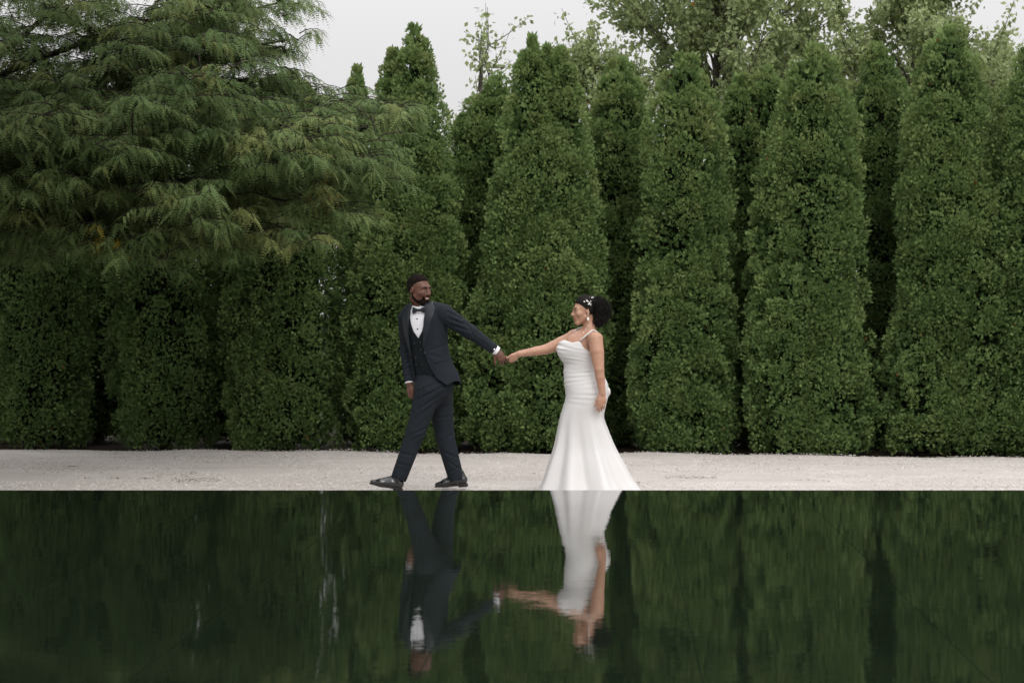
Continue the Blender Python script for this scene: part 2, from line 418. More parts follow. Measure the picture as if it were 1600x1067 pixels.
    for (ox, oy, h, R, *pt) in spires:
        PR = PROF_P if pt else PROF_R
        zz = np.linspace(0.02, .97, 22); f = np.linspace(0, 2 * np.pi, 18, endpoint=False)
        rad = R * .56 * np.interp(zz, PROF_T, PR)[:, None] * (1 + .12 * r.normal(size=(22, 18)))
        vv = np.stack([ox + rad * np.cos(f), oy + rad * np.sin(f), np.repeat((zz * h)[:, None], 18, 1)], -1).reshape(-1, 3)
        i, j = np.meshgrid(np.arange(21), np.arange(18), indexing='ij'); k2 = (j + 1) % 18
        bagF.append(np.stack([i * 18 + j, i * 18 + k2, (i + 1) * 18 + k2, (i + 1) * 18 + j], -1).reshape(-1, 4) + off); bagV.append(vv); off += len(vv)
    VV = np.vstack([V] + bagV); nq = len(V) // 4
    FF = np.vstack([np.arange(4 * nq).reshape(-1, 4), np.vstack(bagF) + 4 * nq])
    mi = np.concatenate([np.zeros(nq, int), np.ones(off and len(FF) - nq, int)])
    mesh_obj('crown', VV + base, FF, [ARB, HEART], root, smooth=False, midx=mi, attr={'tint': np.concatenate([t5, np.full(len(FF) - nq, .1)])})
    b = Bag()
    for (ox, oy, h, R, *pt) in spires:
        b.tube([base + [ox * .5, oy * .5, -.05], base + [ox * .8, oy * .8, .3], base + [ox, oy, 1.2], base + [ox, oy, h * .8]], [.075, .06, .045, .012], 8)
    for k in range(7):                                    # low dead branches under the skirt
        a = r.uniform(0, 6.28); l = r.uniform(.25, .5)
        b.tube([base + [0, 0, .08 + .03 * k], base + [math.cos(a) * l * .6, math.sin(a) * l * .6, .12 + .03 * k], base + [math.cos(a) * l, math.sin(a) * l, .2 + .03 * k]], [.012, .009, .004], 5)
    b.obj('trunk', BARK, root)
    return root

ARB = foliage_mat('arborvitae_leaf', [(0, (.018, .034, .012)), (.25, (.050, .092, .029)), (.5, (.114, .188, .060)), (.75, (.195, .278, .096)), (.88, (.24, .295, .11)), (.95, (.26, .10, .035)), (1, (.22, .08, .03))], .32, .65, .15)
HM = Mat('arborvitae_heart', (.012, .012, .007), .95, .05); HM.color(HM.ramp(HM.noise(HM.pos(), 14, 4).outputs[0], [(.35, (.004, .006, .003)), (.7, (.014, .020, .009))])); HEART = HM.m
BM = Mat('bark', (.06, .045, .035), .9, .1); BM.color(BM.ramp(BM.noise(BM.pos((1, 1, .25)), 30, 5).outputs[0], [(.3, (.018, .014, .010)), (.7, (.06, .05, .04))])); BM.bump(BM.noise(BM.pos((1, 1, .2)), 50, 4).outputs[0], .6, .01); BARK = BM.m

def hedge_tree(cx, top, w, row, label, seed, tips=None, tone=0.0, dens=1.0):
    """cx, top, width: where this tree stands out in the row (picture measures turned into metres at its distance)"""
    X = PX(cx, 22.7)
    Y = float(gravel_edge(X)) + (.62 if row == 0 else 1.75)
    X = PX(cx, Y); R = w * Y / F / 2 * .96
    H = PZ(top + 9, Y)
    sp = [(0, 0, H, R)] if tips is None else [(PX(tx, Y) - X, ty, PZ(tp + (10 if tp < 260 else 0), Y), tw * Y / F / 2, *pp) for tx, tp, tw, ty, *pp in tips]
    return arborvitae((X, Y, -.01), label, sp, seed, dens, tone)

TREES = True
if TREES:
    # front row, left to right
    hedge_tree(62, 120, 165, 0, 'shaded arborvitae at the left end of the hedge, under the honey locust', 1, tone=-.03)  # negative tone darkens the leaf tint for the shade under the locust
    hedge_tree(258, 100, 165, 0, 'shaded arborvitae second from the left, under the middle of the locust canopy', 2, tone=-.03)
    hedge_tree(452, 110, 180, 0, 'broad arborvitae left of the groom, just under the tip of the locust canopy', 3, tips=[(450, 112, 178, 0), (405, 520, 80, -.25)])
    hedge_tree(640, 42, 172, 0, 'arborvitae directly behind the groom with two pointed tips', 4, tips=[(649, 40, 130, .0, 1), (613, 74, 105, .1, 1), (604, 330, 110, -.2), (672, 240, 105, -.1), (640, 300, 150, -.05)])
    hedge_tree(838, 58, 190, 0, 'arborvitae behind the joined hands, its top split into three tips', 5, tips=[(831, 56, 130, 0, 1), (854, 68, 100, .1, 1), (878, 74, 120, .0, 1), (850, 165, 165, .02), (860, 330, 135, -.2), (790, 420, 110, -.1)])
    T6 = hedge_tree(1068, 86, 155, 0, 'arborvitae just right of the bride with a rounded single tip', 6, tips=[(1070, 84, 135, 0), (1040, 420, 105, -.2), (1090, 380, 110, -.15), (1072, 560, 150, -.1)])
    T7 = hedge_tree(1262, 74, 195, 0, 'broad blunt-topped arborvitae, second big front tree right of the bride', 7, tips=[(1272, 72, 145, 0), (1235, 400, 130, -.15), (1290, 470, 140, -.15), (1225, 230, 110, .0)])
    hedge_tree(1485, 42, 190, 0, 'tallest arborvitae at right, with a lower second spire on its right shoulder', 8, tips=[(1482, 40, 150, 0), (1480, 150, 150, -.05), (1528, 300, 105, -.3), (1440, 480, 125, -.15), (1500, 520, 150, -.1)])
    hedge_tree(1660, 30, 200, 0, 'arborvitae at the right end of the hedge, cut by the picture edge', 9, tips=[(1640, 35, 185, 0)])
    hedge_tree(-32, 130, 190, 1, 'dark arborvitae cut by the left picture edge, in the second row', 20, tone=-.06)  # leaf tint lowered for second-row shade
    def again(src, px, row, label):                       # the row goes on beyond the picture: copies of trees already built
        X = PX(px, 22.7); Y = float(gravel_edge(X)) + (.62 if row == 0 else 1.75)
        c = src.copy(); COL.objects.link(c); c.location = (X, Y, -.01); c.rotation_euler[2] = 2.1; c['label'] = label
        for ch in src.children:
            k = ch.copy(); COL.objects.link(k); k.parent = c
    # second row, seen in the gaps; negative tone paints shade into leaf tint
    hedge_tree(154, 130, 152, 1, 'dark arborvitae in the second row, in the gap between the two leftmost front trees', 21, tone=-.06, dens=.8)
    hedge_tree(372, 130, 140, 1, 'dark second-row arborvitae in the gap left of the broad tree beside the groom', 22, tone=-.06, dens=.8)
    hedge_tree(560, 108, 84, 1, 'slender arborvitae whose small pale tip shows above the locust canopy', 23, tips=[(558, 104, 66, 0)], tone=.0, dens=.9)
    hedge_tree(760, 122, 150, 1, 'dark narrow arborvitae set back between the groom tree and the three-tipped tree', 24, tips=[(775, 120, 140, 0), (740, 170, 120, 0)], tone=-.04)
    hedge_tree(968, 92, 135, 1, 'arborvitae set back behind the bride, with a broad rounded shoulder', 25, tips=[(968, 90, 125, 0), (985, 300, 130, -.1)], tone=-.02)
    hedge_tree(1180, 104, 130, 1, 'arborvitae set back between two big front trees, with a twin rounded top', 26, tips=[(1158, 117, 105, 0), (1200, 103, 105, 0), (1180, 330, 140, 0)], tone=-.02)
    hedge_tree(1376, 68, 135, 1, 'dark arborvitae set back, left of the tallest one at right', 27, tone=-.03)
    again(T7, 1868, 0, 'arborvitae beyond the right picture edge, last of the front row'); again(T6, 1765, 1, 'arborvitae beyond the right picture edge, in the second row')
    hedge_tree(1572, 180, 130, 1, 'low dark arborvitae set back in the gap beside the right end tree', 28, tone=-.05)

# ------------------------------------------------------------------ honey locust reaching in from the left
LOC = foliage_mat('locust_leaf', [(0, (.028, .050, .018)), (.3, (.070, .116, .040)), (.6, (.130, .192, .070)), (.8, (.198, .260, .100)), (.9, (.24, .22, .07)), (1, (.6, .42, .03))], .32, .6, .10)
def pinnate(P, D, Nn, L, r, npair=9):
    """feathered leaves: a drooping rachis with pairs of slim leaflets. Nn ~ leaf upper side"""
    n = len(P)
    t = np.linspace(.14, 1.0, npair)
    S = norm(np.cross(D, Nn)); U = norm(np.cross(S, D))
    droop = r.uniform(.25, .6, n)
    out = []
    Lt = L[:, None] * t[None]
    A = P[:, None] + D[:, None] * Lt[..., None] - np.array([0, 0, 1.0]) * (droop[:, None] * L[:, None] * t[None] ** 2)[..., None]
    ll = (L * .15)[:, None] * np.sqrt(np.clip(1.12 - t, .12, 1))[None] * np.interp(t, [.14, .4, 1], [.8, 1.1, .8])[None]
    for sg in (-1, 1):
        dd = norm(S[:, None] * sg + D[:, None] * .45 - np.array([0, 0, .25]) + U[:, None] * .1 + r.normal(0, .10, A.shape))
        ww = norm(np.cross(dd, U[:, None] + r.normal(0, .25, A.shape)))
        l3 = ll[..., None]
        out.append(np.stack([A, A + dd * l3 * .5 + ww * l3 * .44, A + dd * l3, A + dd * l3 * .5 - ww * l3 * .44], 2).reshape(n, -1, 3))
    V = np.concatenate(out, 1)                              # n, 2*npair*4, 3
    return V.reshape(-1, 3), 2 * npair

def locust():
    r = np.random.default_rng(77)
    base = np.array([-8.3, 19.9, -.01])
    root = empty('honey_locust', base, 'spreading honey locust with feathery drooping leaves reaching in from the left', 'tree')
    b = Bag()
    top = base + [.3, 0, 3.0]
    b.tube([base + [0, 0, -.1], base + [.03, 0, .25], base + [.05, 0, 1.2], base + [.15, 0, 2.2], top], [.23, .18, .155, .14, .13], 12)
    # crown outline measured on the photo, in metres: lower and upper edge along X
    lowX = np.array([-13, -10, -8, -6.06, -5.0, -4.1, -3.5, -3.0, -2.6, -2.3, -2.05]); lowZ = np.array([2.6, 2.2, 1.95, 1.95, 2.0, 2.02, 2.1, 2.25, 2.5, 2.75, 3.1])
    topZx = np.array([-13, -10, -6.1, -4.3, -3.8, -3.55, -3.3, -3.0, -2.8, -2.05]); topZz = np.array([5.0, 7.0, 7.2, 5.6, 4.7, 4.1, 3.6, 3.45, 3.4, 3.3])
    limbs = []
    ends = [(-2.4, 19.3, 3.3), (-2.8, 20.6, 3.5), (-3.0, 18.4, 2.9), (-3.3, 19.8, 4.1), (-4.0, 18.0, 3.1), (-4.3, 21.2, 4.4), (-4.6, 19.4, 4.9), (-5.4, 17.8, 3.0), (-5.6, 20.8, 5.4), (-6.3, 18.6, 4.6), (-6.8, 17.6, 3.4), (-4.9, 18.6, 2.6),
            (-3.7, 20.2, 2.6), (-5.6, 20.3, 2.7), (-6.6, 21, 3.2), (-7.5, 18.5, 5.8), (-8.6, 17.3, 4.2), (-9.6, 18.6, 4.0), (-10.5, 20, 4.4), (-10, 21.6, 5.0), (-8.4, 22, 5.2), (-7.2, 20, 6.6), (-3.3, 19.0, 4.45)]
    for (ex, ey, eY) in [(606, 188, 19.8), (588, 268, 19.2), (530, 335, 19.0), (480, 372, 18.7), (556, 158, 20.3), (470, 118, 20.0), (452, 62, 19.6), (440, 8, 19.9), (500, 205, 18.6), (430, 255, 18.3), (360, 385, 18.8), (255, 392, 18.4), (150, 388, 18.6), (60, 392, 18.9), (330, 150, 18.2), (210, 250, 17.9), (90, 300, 18.0), (300, 310, 18.0)]:
        ends.append((PX(ex, eY), eY, PZ(ey, eY)))
    ends += [(-4.8, 15.2, 5.0), (-6.6, 14.4, 5.2), (-8.3, 14.0, 5.2), (-9.8, 15.2, 5.0), (-5.4, 12.4, 5.2), (-7.2, 11.4, 5.6), (-9.2, 12.0, 5.4)]  # limbs for the unseen overhead canopy
    for e in ends:
        e = np.array(e); hz = r.uniform(1.9, 2.9)
        s = base + [.1, 0, hz]
        L = np.linalg.norm(e - s)
        t = np.linspace(0, 1, 10)[:, None]
        mid = (s + e) / 2 + np.array([0, 0, .10 * L]) + r.normal(0, .12, 3)
        p = (1 - t) ** 2 * s + 2 * t * (1 - t) * mid + t ** 2 * e + np.sin(t * 9 + r.uniform(0, 6)) * .04 * r.normal(size=3)
        b.tube(p, np.linspace(.055, .010, 10), 7); limbs.append(p)
    LP = np.vstack([l[2:] for l in limbs])
    # leafy branchlets
    C0 = []
    for l in limbs:                                        # tufts along the outer part of every limb and on short side branches
        L = np.linalg.norm(l[-1] - l[0]); m = int(L * 6.0)
        for q in range(m):
            t = 1 - .72 * r.uniform(0, 1) ** 1.25
            c = np.array([np.interp(t * 9, np.arange(10), l[:, k]) for k in range(3)])
            sp = .10 + .55 * (1 - t)
            C0.append(c + r.normal(0, 1, 3) * sp * np.array([1, 1, .45]) + [0, 0, .03])
    C0 = np.array(C0)
    n = 330
    X = r.uniform(-7.2, -3.35, n); lo, hi = np.interp(X, lowX, lowZ), np.interp(X, topZx, topZz)
    Z = lo + .3 + (np.minimum(hi, 5.1) - lo - .4) * r.uniform(0, 1, n); Y = r.uniform(17.2, 22, n)
    wv = np.sin(X * 2.1 + 1.3 * Y) + np.sin(Z * 4.2 + X * 1.1 + .7) + .8 * np.sin(Y * 2.3 - Z * 2.0 + 2 * X)
    C1 = np.stack([X, Y, Z], -1)[wv > -.7]
    m = 420                                                 # the canopy overhead, out of the picture, added to shade the hedge below
    C2 = np.stack([r.uniform(-11, -3.9, m), r.uniform(13.0, 17.6, m), r.uniform(4.3, 5.8, m)], -1)
    C3 = np.stack([r.uniform(-10, -4.3, 320), r.uniform(10.5, 14, 320), r.uniform(4.6, 6.2, 320)], -1)  # more unseen canopy towards the camera, added to deepen the hedge's shade
    C0 = np.vstack([C0, C1, C2, C3])
    # nothing below the browse line, nothing past the outline of the crown
    lz = np.interp(C0[:, 0], lowX, lowZ) + .06; hz_ = np.interp(C0[:, 0], topZx, topZz) + .15
    C0 = C0[(C0[:, 2] > lz) & (C0[:, 2] < hz_)]
    tips = np.vstack([l[[-1, -1, -2, -3, -4]] + r.normal(0, .06, (5, 3)) for l in limbs])
    C0 = np.vstack([C0, tips])
    C, CD, CT = [], [], []
    for c in C0:
        ct = .60 + r.normal(0, .12)
        for q in range(int(r.integers(3, 6))):
            a = r.uniform(0, 6.28); d = unit(np.array([math.cos(a) + .25, math.sin(a) - .35, r.uniform(.0, .35)]))
            C.append(c + r.normal(0, .05, 3)); CD.append(d); CT.append(ct + r.normal(0, .04))
    C = np.array(C)
    tw = Bag()
    PV, PD, PN, PL, PT = [], [], [], [], []
    for c, d, ct in zip(C, CD, CT):
        ln = r.uniform(.26, .52)
        t = np.linspace(0, 1, 8)
        path = c + d * ln * t[:, None] + np.array([0, 0, 1.0]) * (.10 * np.sin(t * 2.2) - .30 * t ** 2)[:, None] * ln + r.normal(0, .006, (8, 3))
        tw.tube(path, np.linspace(.006, .0022, 8), 4, False)
        k = int(r.integers(18, 30))
        tt = np.linspace(.12, 1, k); pp = np.stack([np.interp(tt, t, path[:, q]) for q in range(3)], -1)
        tg = unit(path[-1] - path[0])
        sd = unit(np.cross(tg, [0, 0, 1.0]))
        sg = np.where(np.arange(k) % 2 == 0, 1, -1)[:, None]
        dr = norm(tg * r.uniform(.35, .9, (k, 1)) + sd * sg * r.uniform(.35, 1.0, (k, 1)) + np.array([0, 0, -1.0]) * r.uniform(.15, 1.0, (k, 1)) + r.normal(0, .20, (k, 3)))
        PV.append(pp); PD.append(dr)
        PN.append(norm(np.array([0, -.25, 1.0]) + r.normal(0, .35, (k, 3))))
        PL.append(r.uniform(.085, .175, k))
        base_t = ct
        PT.append(base_t + .12 * (tt - .5) + r.normal(0, .05, k))
    # twigs joining each branchlet to the nearest limb
    for c in C0:
        q = LP[np.argmin(np.sum((LP - c) ** 2, 1))]
        if np.linalg.norm(q - c) < .8:
            m = (q + c) / 2 + r.normal(0, .06, 3)
            tw.tube([q, m, c], [.010, .007, .004], 4, False)
    P, D, Nn, L, T = np.vstack(PV), np.vstack(PD), np.vstack(PN), np.concatenate(PL), np.clip(np.concatenate(PT), .02, .84)
    # yellowing leaves the photo shows
    for (hx, hy, hr, prob, val) in [(152, 362, 15, .35, .95), (512, 292, 34, .45, .88), (330, 95, 40, .3, .87), (480, 145, 20, .4, .86), (186, 374, 8, .5, 1.0)]:
        px = P[:, 0] * F / P[:, 1] + CX; py = CY - (P[:, 2] - CAMH) * F / P[:, 1]
        m = (np.hypot(px - hx, py - hy) < hr) & (P[:, 1] < 19.2) & (r.uniform(0, 1, len(P)) < prob)
        T[m] = val
    V, q = pinnate(P, D, Nn, L, r)
    nq = len(V) // 4
    mesh_obj('crown', V, np.arange(4 * nq).reshape(-1, 4), LOC, root, smooth=False, attr={'tint': np.repeat(T, q)})
    b.obj('trunk', BARK, root)
    tw.obj('twigs', BARK, root)
if TREES: locust()

# ------------------------------------------------------------------ leafy trees beyond the hedge
DEC = foliage_mat('broad_leaf', [(0, (.16, .20, .09)), (.4, (.29, .355, .16)), (.7, (.40, .47, .225)), (.86, (.47, .52, .26)), (.93, (.40, .24, .06)), (1, (0.45, .22, .04))], .45, .5, .35)  # leaf colours paled to stand in for haze and flare
GB = Mat('grey_bark', (.12, .11, .09), .9, .1); GB.color(GB.ramp(GB.noise(GB.pos((1, 1, .4)), 20, 4).outputs[0], [(.35, (.07, .062, .05)), (.7, (.17, .155, .13))])); GREY = GB.m
def broadleaf(label, X, Y, H, R, z0, seed, nb=70, leaf=.078, per=200, tone=0., spread=1.0):
    r = np.random.default_rng(seed)
    base = np.array([X, Y, -.01]); root = empty('broadleaf_tree', base, label, 'tree', 'leafy trees behind the hedge')
    b = Bag()
    b.tube([base + [0, 0, -.1], base + [.03, 0, H * .25], base + [-.04, .05, H * .5], base + [.05, 0, H * .95]], [.12, .085, .055, .012], 9)
    PV, PT = [], []
    for k in range(nb):
        zt = r.uniform(0, 1) ** .85
        hz = z0 + (H - z0) * zt
        rr = R * math.sqrt(max(.03, 1 - (zt * 1.02 - .15) ** 2 / .80)) * r.uniform(.55, 1.05) if zt < 1 else .1
        a = r.uniform(0, 6.28)
        e = base + [rr * math.cos(a), rr * math.sin(a), hz]
        s = base + [0, 0, max(z0 * .7, hz - rr * .9 - .2)]
        t = np.linspace(0, 1, 9)[:, None]
        m = (s + e) / 2 + np.array([0, 0, .12 * rr]) + r.normal(0, .1, 3)
        p = (1 - t) ** 2 * s + 2 * t * (1 - t) * m + t ** 2 * e
        b.tube(p, np.linspace(.020, .005, 9), 5, False)
        for q in range(5):                                 # side shoots
            st = p[r.integers(3, 9)]; d = unit(unit(e - s) + r.normal(0, .7, 3)); ln = r.uniform(.25, .7) * spread
            sh = st + d * ln * np.linspace(0, 1, 6)[:, None] + np.array([0, 0, .12]) * (np.linspace(0, 1, 6) ** 2)[:, None]
            b.tube(sh, np.linspace(.008, .003, 6), 4, False)
            kk = per // 5
            tt = r.uniform(.1, 1, kk); pp = np.stack([np.interp(tt, np.linspace(0, 1, 6), sh[:, c]) for c in range(3)], -1)
            PV.append(pp + r.normal(0, .055, (kk, 3))); PT.append(.45 + tone + r.normal(0, .08) + r.normal(0, .09, kk))
    P, T = np.vstack(PV), np.clip(np.concatenate(PT), .02, .85)
    n = len(P)
    T[r.uniform(0, 1, n) > .9985] = .97
    D = norm(rnd_unit(n, r) + np.array([0, 0, -.35])); S = norm(np.cross(D, rnd_unit(n, r))); U = np.cross(D, S)
    L = r.uniform(.7, 1.25, (n, 1)) * leaf; w = L * .33
    V = np.stack([P, P + D * L * .45 + S * w + U * w * .25, P + D * L, P + D * L * .45 - S * w + U * w * .25], 1).reshape(-1, 3)
    mesh_obj('crown', V, np.arange(4 * n).reshape(-1, 4), DEC, root, smooth=False, attr={'tint': T})
    b.obj('trunk', GREY, root)
if TREES:
    def bt(label, cx, top, w, seed, Y=27.5, z0=2.2, **kw):
        broadleaf(label, PX(cx, Y), Y, PZ(top, Y), w * Y / F / 2, z0, seed, **kw)
    bt('sparse leafy tree peeping up left of the three-tipped arborvitae', 748, 50, 140, 41, nb=17, per=110, spread=.9)
    bt('leafy tree with low pale crown behind the arborvitae at the bride', 935, 70, 170, 42, nb=44, per=260, z0=2.6)
    bt('big spreading leafy tree with its crown cut by the top of the picture', 1120, -190, 470, 43, nb=135, per=430, z0=3.0, Y=28.5)
    bt('leafy tree behind the right half of the hedge, its crown ending in open sky', 1430, -60, 330, 44, nb=110, per=430, z0=2.8, tone=.05)
    bt('low thin leafy tree in the gap at the right end of the hedge', 1560, 115, 90, 45, nb=26, per=160, z0=2.6, Y=29)
# ================================================================== PEOPLE: signed-distance bodies turned into one continuous surface
def cap(a, b, r1, r2=None):
    a, b = np.asarray(a, float), np.asarray(b, float); r2 = r1 if r2 is None else r2
    ba = b - a; L2 = ba.dot(ba) + 1e-12
    def f(X, Y, Z):
        t = np.clip(((X - a[0]) * ba[0] + (Y - a[1]) * ba[1] + (Z - a[2]) * ba[2]) / L2, 0, 1)
        return np.sqrt((X - a[0] - t * ba[0]) ** 2 + (Y - a[1] - t * ba[1]) ** 2 + (Z - a[2] - t * ba[2]) ** 2) - (r1 + (r2 - r1) * t)
    m = max(r1, r2)
    return f, np.minimum(a, b) - m, np.maximum(a, b) + m
def ecap(a, b, r1, r2, n, ratio):
    """limb with an elliptic section: thickness along n is ratio times the radius"""
    a, b, n = np.asarray(a, float), np.asarray(b, float), unit(n)
    ba = b - a; L2 = ba.dot(ba) + 1e-12
    n = unit(n - ba * n.dot(ba) / L2) if L2 > 1e-8 else n
    def f(X, Y, Z):
        t = np.clip(((X - a[0]) * ba[0] + (Y - a[1]) * ba[1] + (Z - a[2]) * ba[2]) / L2, 0, 1)
        dx, dy, dz = X - a[0] - t * ba[0], Y - a[1] - t * ba[1], Z - a[2] - t * ba[2]
        q = dx * n[0] + dy * n[1] + dz * n[2]
        full = np.sqrt(np.maximum(dx * dx + dy * dy + dz * dz - q * q + (q / ratio) ** 2, 1e-12))
        r = r1 + (r2 - r1) * t
        g = np.sqrt(np.maximum(dx * dx + dy * dy + dz * dz - q * q + (q / ratio ** 2) ** 2, 1e-12))
        return full * (full - r) / g
    m = max(r1, r2) * max(1, ratio)
    return f, np.minimum(a, b) - m, np.maximum(a, b) + m
def ell(c, rad, axes=None):
    c = np.asarray(c, float); rad = np.asarray(rad, float); A = np.eye(3) if axes is None else np.asarray(axes, float)
    def f(X, Y, Z):
        dx, dy, dz = X - c[0], Y - c[1], Z - c[2]
        k = g = 0
        for i in range(3):
            q = dx * A[i, 0] + dy * A[i, 1] + dz * A[i, 2]
            k = k + (q / rad[i]) ** 2; g = g + (q / rad[i] ** 2) ** 2
        k = np.sqrt(np.maximum(k, 1e-12)); g = np.sqrt(np.maximum(g, 1e-12))
        return k * (k - 1) / g
    m = np.sqrt(((rad[:, None] * A) ** 2).sum(0)) + 1e-3
    return f, c - m, c + m
def smooth_interp(z, zs, vs):
    """monotone-ish cubic through stations (zs ascending)"""
    zs, vs = np.asarray(zs, float), np.asarray(vs, float)
    m = np.gradient(vs, zs)
    z = np.clip(z, zs[0], zs[-1]); i = np.clip(np.searchsorted(zs, z) - 1, 0, len(zs) - 2)
    h = zs[i + 1] - zs[i]; t = (z - zs[i]) / h
    return ((2 * t ** 3 - 3 * t ** 2 + 1) * vs[i] + (t ** 3 - 2 * t ** 2 + t) * h * m[i] + (-2 * t ** 3 + 3 * t ** 2) * vs[i + 1] + (t ** 3 - t ** 2) * h * m[i + 1])
class Loft:
    """upright trunk of elliptic sections: stations (z, cx, cy, rx, ry, yaw deg). u runs across, v to the front."""
    def __init__(s, st, grow=0.0, p=2.3):
        st = sorted(st); s.z = np.array([q[0] for q in st]); s.a = np.array([q[1:] for q in st], float).T; s.g, s.p = grow, p
    def at(s, z):
        cx, cy, rx, ry, yw = (smooth_interp(z, s.z, q) for q in s.a)
        return cx, cy, rx + s.g, ry + s.g, np.radians(yw)
    def uv(s, X, Y, Z):
        cx, cy, rx, ry, yw = s.at(Z)
        dx, dy = X - cx, Y - cy
        return dx * np.cos(yw) - dy * np.sin(yw), -dx * np.sin(yw) - dy * np.cos(yw), rx, ry
    def d(s, X, Y, Z):
        u, v, rx, ry = s.uv(X, Y, Z); p = s.p
        k = (np.abs(u / rx) ** p + np.abs(v / ry) ** p + 1e-9) ** (1 / p)
        return (k - 1) * np.sqrt(u * u + v * v + 1e-9) / np.maximum(k, 1e-3) * .9
    def prim(s, z0, z1, lo=None, hi=None):
        def f(X, Y, Z): return np.maximum(s.d(X, Y, Z), np.maximum(z0 - Z, Z - z1))
        m = max(s.a[2].max(), s.a[3].max()) + s.g
        return f, np.array([s.a[0].min() - m, s.a[1].min() - m, z0]), np.array([s.a[0].max() + m, s.a[1].max() + m, z1])
    def surf(s, u, z, off=0.0):
        """point on the front face"""
        cx, cy, rx, ry, yw = s.at(np.array([z], float)); cx, cy, rx, ry, yw = cx[0], cy[0], rx[0] + off, ry[0] + off, yw[0]
        v = ry * max(0.0, 1 - abs(u / rx) ** s.p) ** (1 / s.p)
        return np.array([cx + u * math.cos(yw) - v * math.sin(yw), cy - u * math.sin(yw) - v * math.cos(yw), z]), np.array([-math.sin(yw), -math.cos(yw), 0]), np.array([math.cos(yw), -math.sin(yw), 0])

class Field:
    def __init__(s, lo, hi, h):
        s.o = np.asarray(lo, float); s.h = h
        n = np.ceil((np.asarray(hi, float) - s.o) / h).astype(int) + 1
        s.ax = [(s.o[i] + h * np.arange(n[i])).astype(np.float32) for i in range(3)]
        s.A = np.full(n, .5, np.float32)
    def sl(s, lo, hi, pad):
        r = []
        for i in range(3):
            a = int(np.clip(np.floor((lo[i] - pad - s.o[i]) / s.h), 0, len(s.ax[i]))); b = int(np.clip(np.ceil((hi[i] + pad - s.o[i]) / s.h) + 1, 0, len(s.ax[i])))
            r.append(slice(a, b))
        return tuple(r)
    def grid(s, q): return s.ax[0][q[0]][:, None, None], s.ax[1][q[1]][None, :, None], s.ax[2][q[2]][None, None, :]
    def add(s, prim, k=0.0, pad=None):
        f, lo, hi = prim; q = s.sl(lo, hi, (k + 3 * s.h + .012) if pad is None else pad)
        d = np.broadcast_to(f(*s.grid(q)), s.A[q].shape); a = s.A[q]
        if k <= 0: s.A[q] = np.minimum(a, d)
        else:
            h = np.clip(.5 + .5 * (a - d) / k, 0, 1); s.A[q] = a * (1 - h) + d * h - k * h * (1 - h)
        return s
    def sub(s, prim, k=0.0):
        f, lo, hi = prim; q = s.sl(lo, hi, k + 3 * s.h)
        d = -np.broadcast_to(f(*s.grid(q)), s.A[q].shape); a = s.A[q]
        if k <= 0: s.A[q] = np.maximum(a, d)
        else:
            h = np.clip(.5 - .5 * (a - d) / k, 0, 1); s.A[q] = a * (1 - h) + d * h + k * h * (1 - h)
        return s
    def clip(s, f):
        """keep only where f < 0"""
        s.A = np.maximum(s.A, np.broadcast_to(f(*s.grid((slice(None),) * 3)), s.A.shape).astype(np.float32)); return s
    def mesh(s):
        A = s.A; A[0], A[-1] = .5, .5; A[:, 0], A[:, -1] = .5, .5; A[:, :, 0], A[:, :, -1] = .5, .5
        ins = A < 0; nx, ny, nz = A.shape
        c = np.zeros((nx - 1, ny - 1, nz - 1), np.int8)
        for i in (0, 1):
            for j in (0, 1):
                for k in (0, 1): c += ins[i:nx - 1 + i, j:ny - 1 + j, k:nz - 1 + k]
        cell = np.argwhere((c > 0) & (c < 8)); n = len(cell)
        idx = np.full(c.shape, -1, np.int32); idx[tuple(cell.T)] = np.arange(n)
        co = [(i, j, k) for i in (0, 1) for j in (0, 1) for k in (0, 1)]
        val = {o: A[cell[:, 0] + o[0], cell[:, 1] + o[1], cell[:, 2] + o[2]] for o in co}
        S = np.zeros((n, 3)); cnt = np.zeros(n)
        for o in co:
            for ax in range(3):
                if o[ax]: continue
                o2 = list(o); o2[ax] = 1; o2 = tuple(o2)
                a, b = val[o], val[o2]; m = (a < 0) != (b < 0)
                t = np.where(m, a / np.where(m, a - b, 1), 0)
                p = np.tile(np.array(o, float), (n, 1)); p[:, ax] += t
                S += p * m[:, None]; cnt += m
        V = s.o + s.h * (cell + S / cnt[:, None])
        Q = []
        for ax in range(3):
            o1 = [(1, 0, 0), (0, 1, 0), (0, 0, 1)]; a2, a3 = (ax + 1) % 3, (ax + 2) % 3
            A0 = np.moveaxis(ins, ax, 0)
            diff = np.argwhere(A0[:-1] != A0[1:]); up = A0[:-1][tuple(diff.T)]
            e = np.zeros_like(diff); order = [ax] + [q for q in range(3) if q != ax]
            for pos, axis in enumerate(order): e[:, axis] = diff[:, pos]
            m = (e[:, a2] > 0) & (e[:, a3] > 0) & (e[:, a2] < A.shape[a2] - 1) & (e[:, a3] < A.shape[a3] - 1); e, up = e[m], up[m]
            def cid(d2, d3):
                g = e.copy(); g[:, a2] -= d2; g[:, a3] -= d3; return idx[tuple(g.T)]
            q = np.stack([cid(1, 1), cid(0, 1), cid(0, 0), cid(1, 0)], -1)
            q[~up] = q[~up][:, ::-1]; Q.append(q)
        Q = np.vstack(Q); Q = Q[(Q >= 0).all(1)]
        return V, Q
def bounds(prims, pad=.03):
    return np.min([p[1] for p in prims], 0) - pad, np.max([p[2] for p in prims], 0) + pad
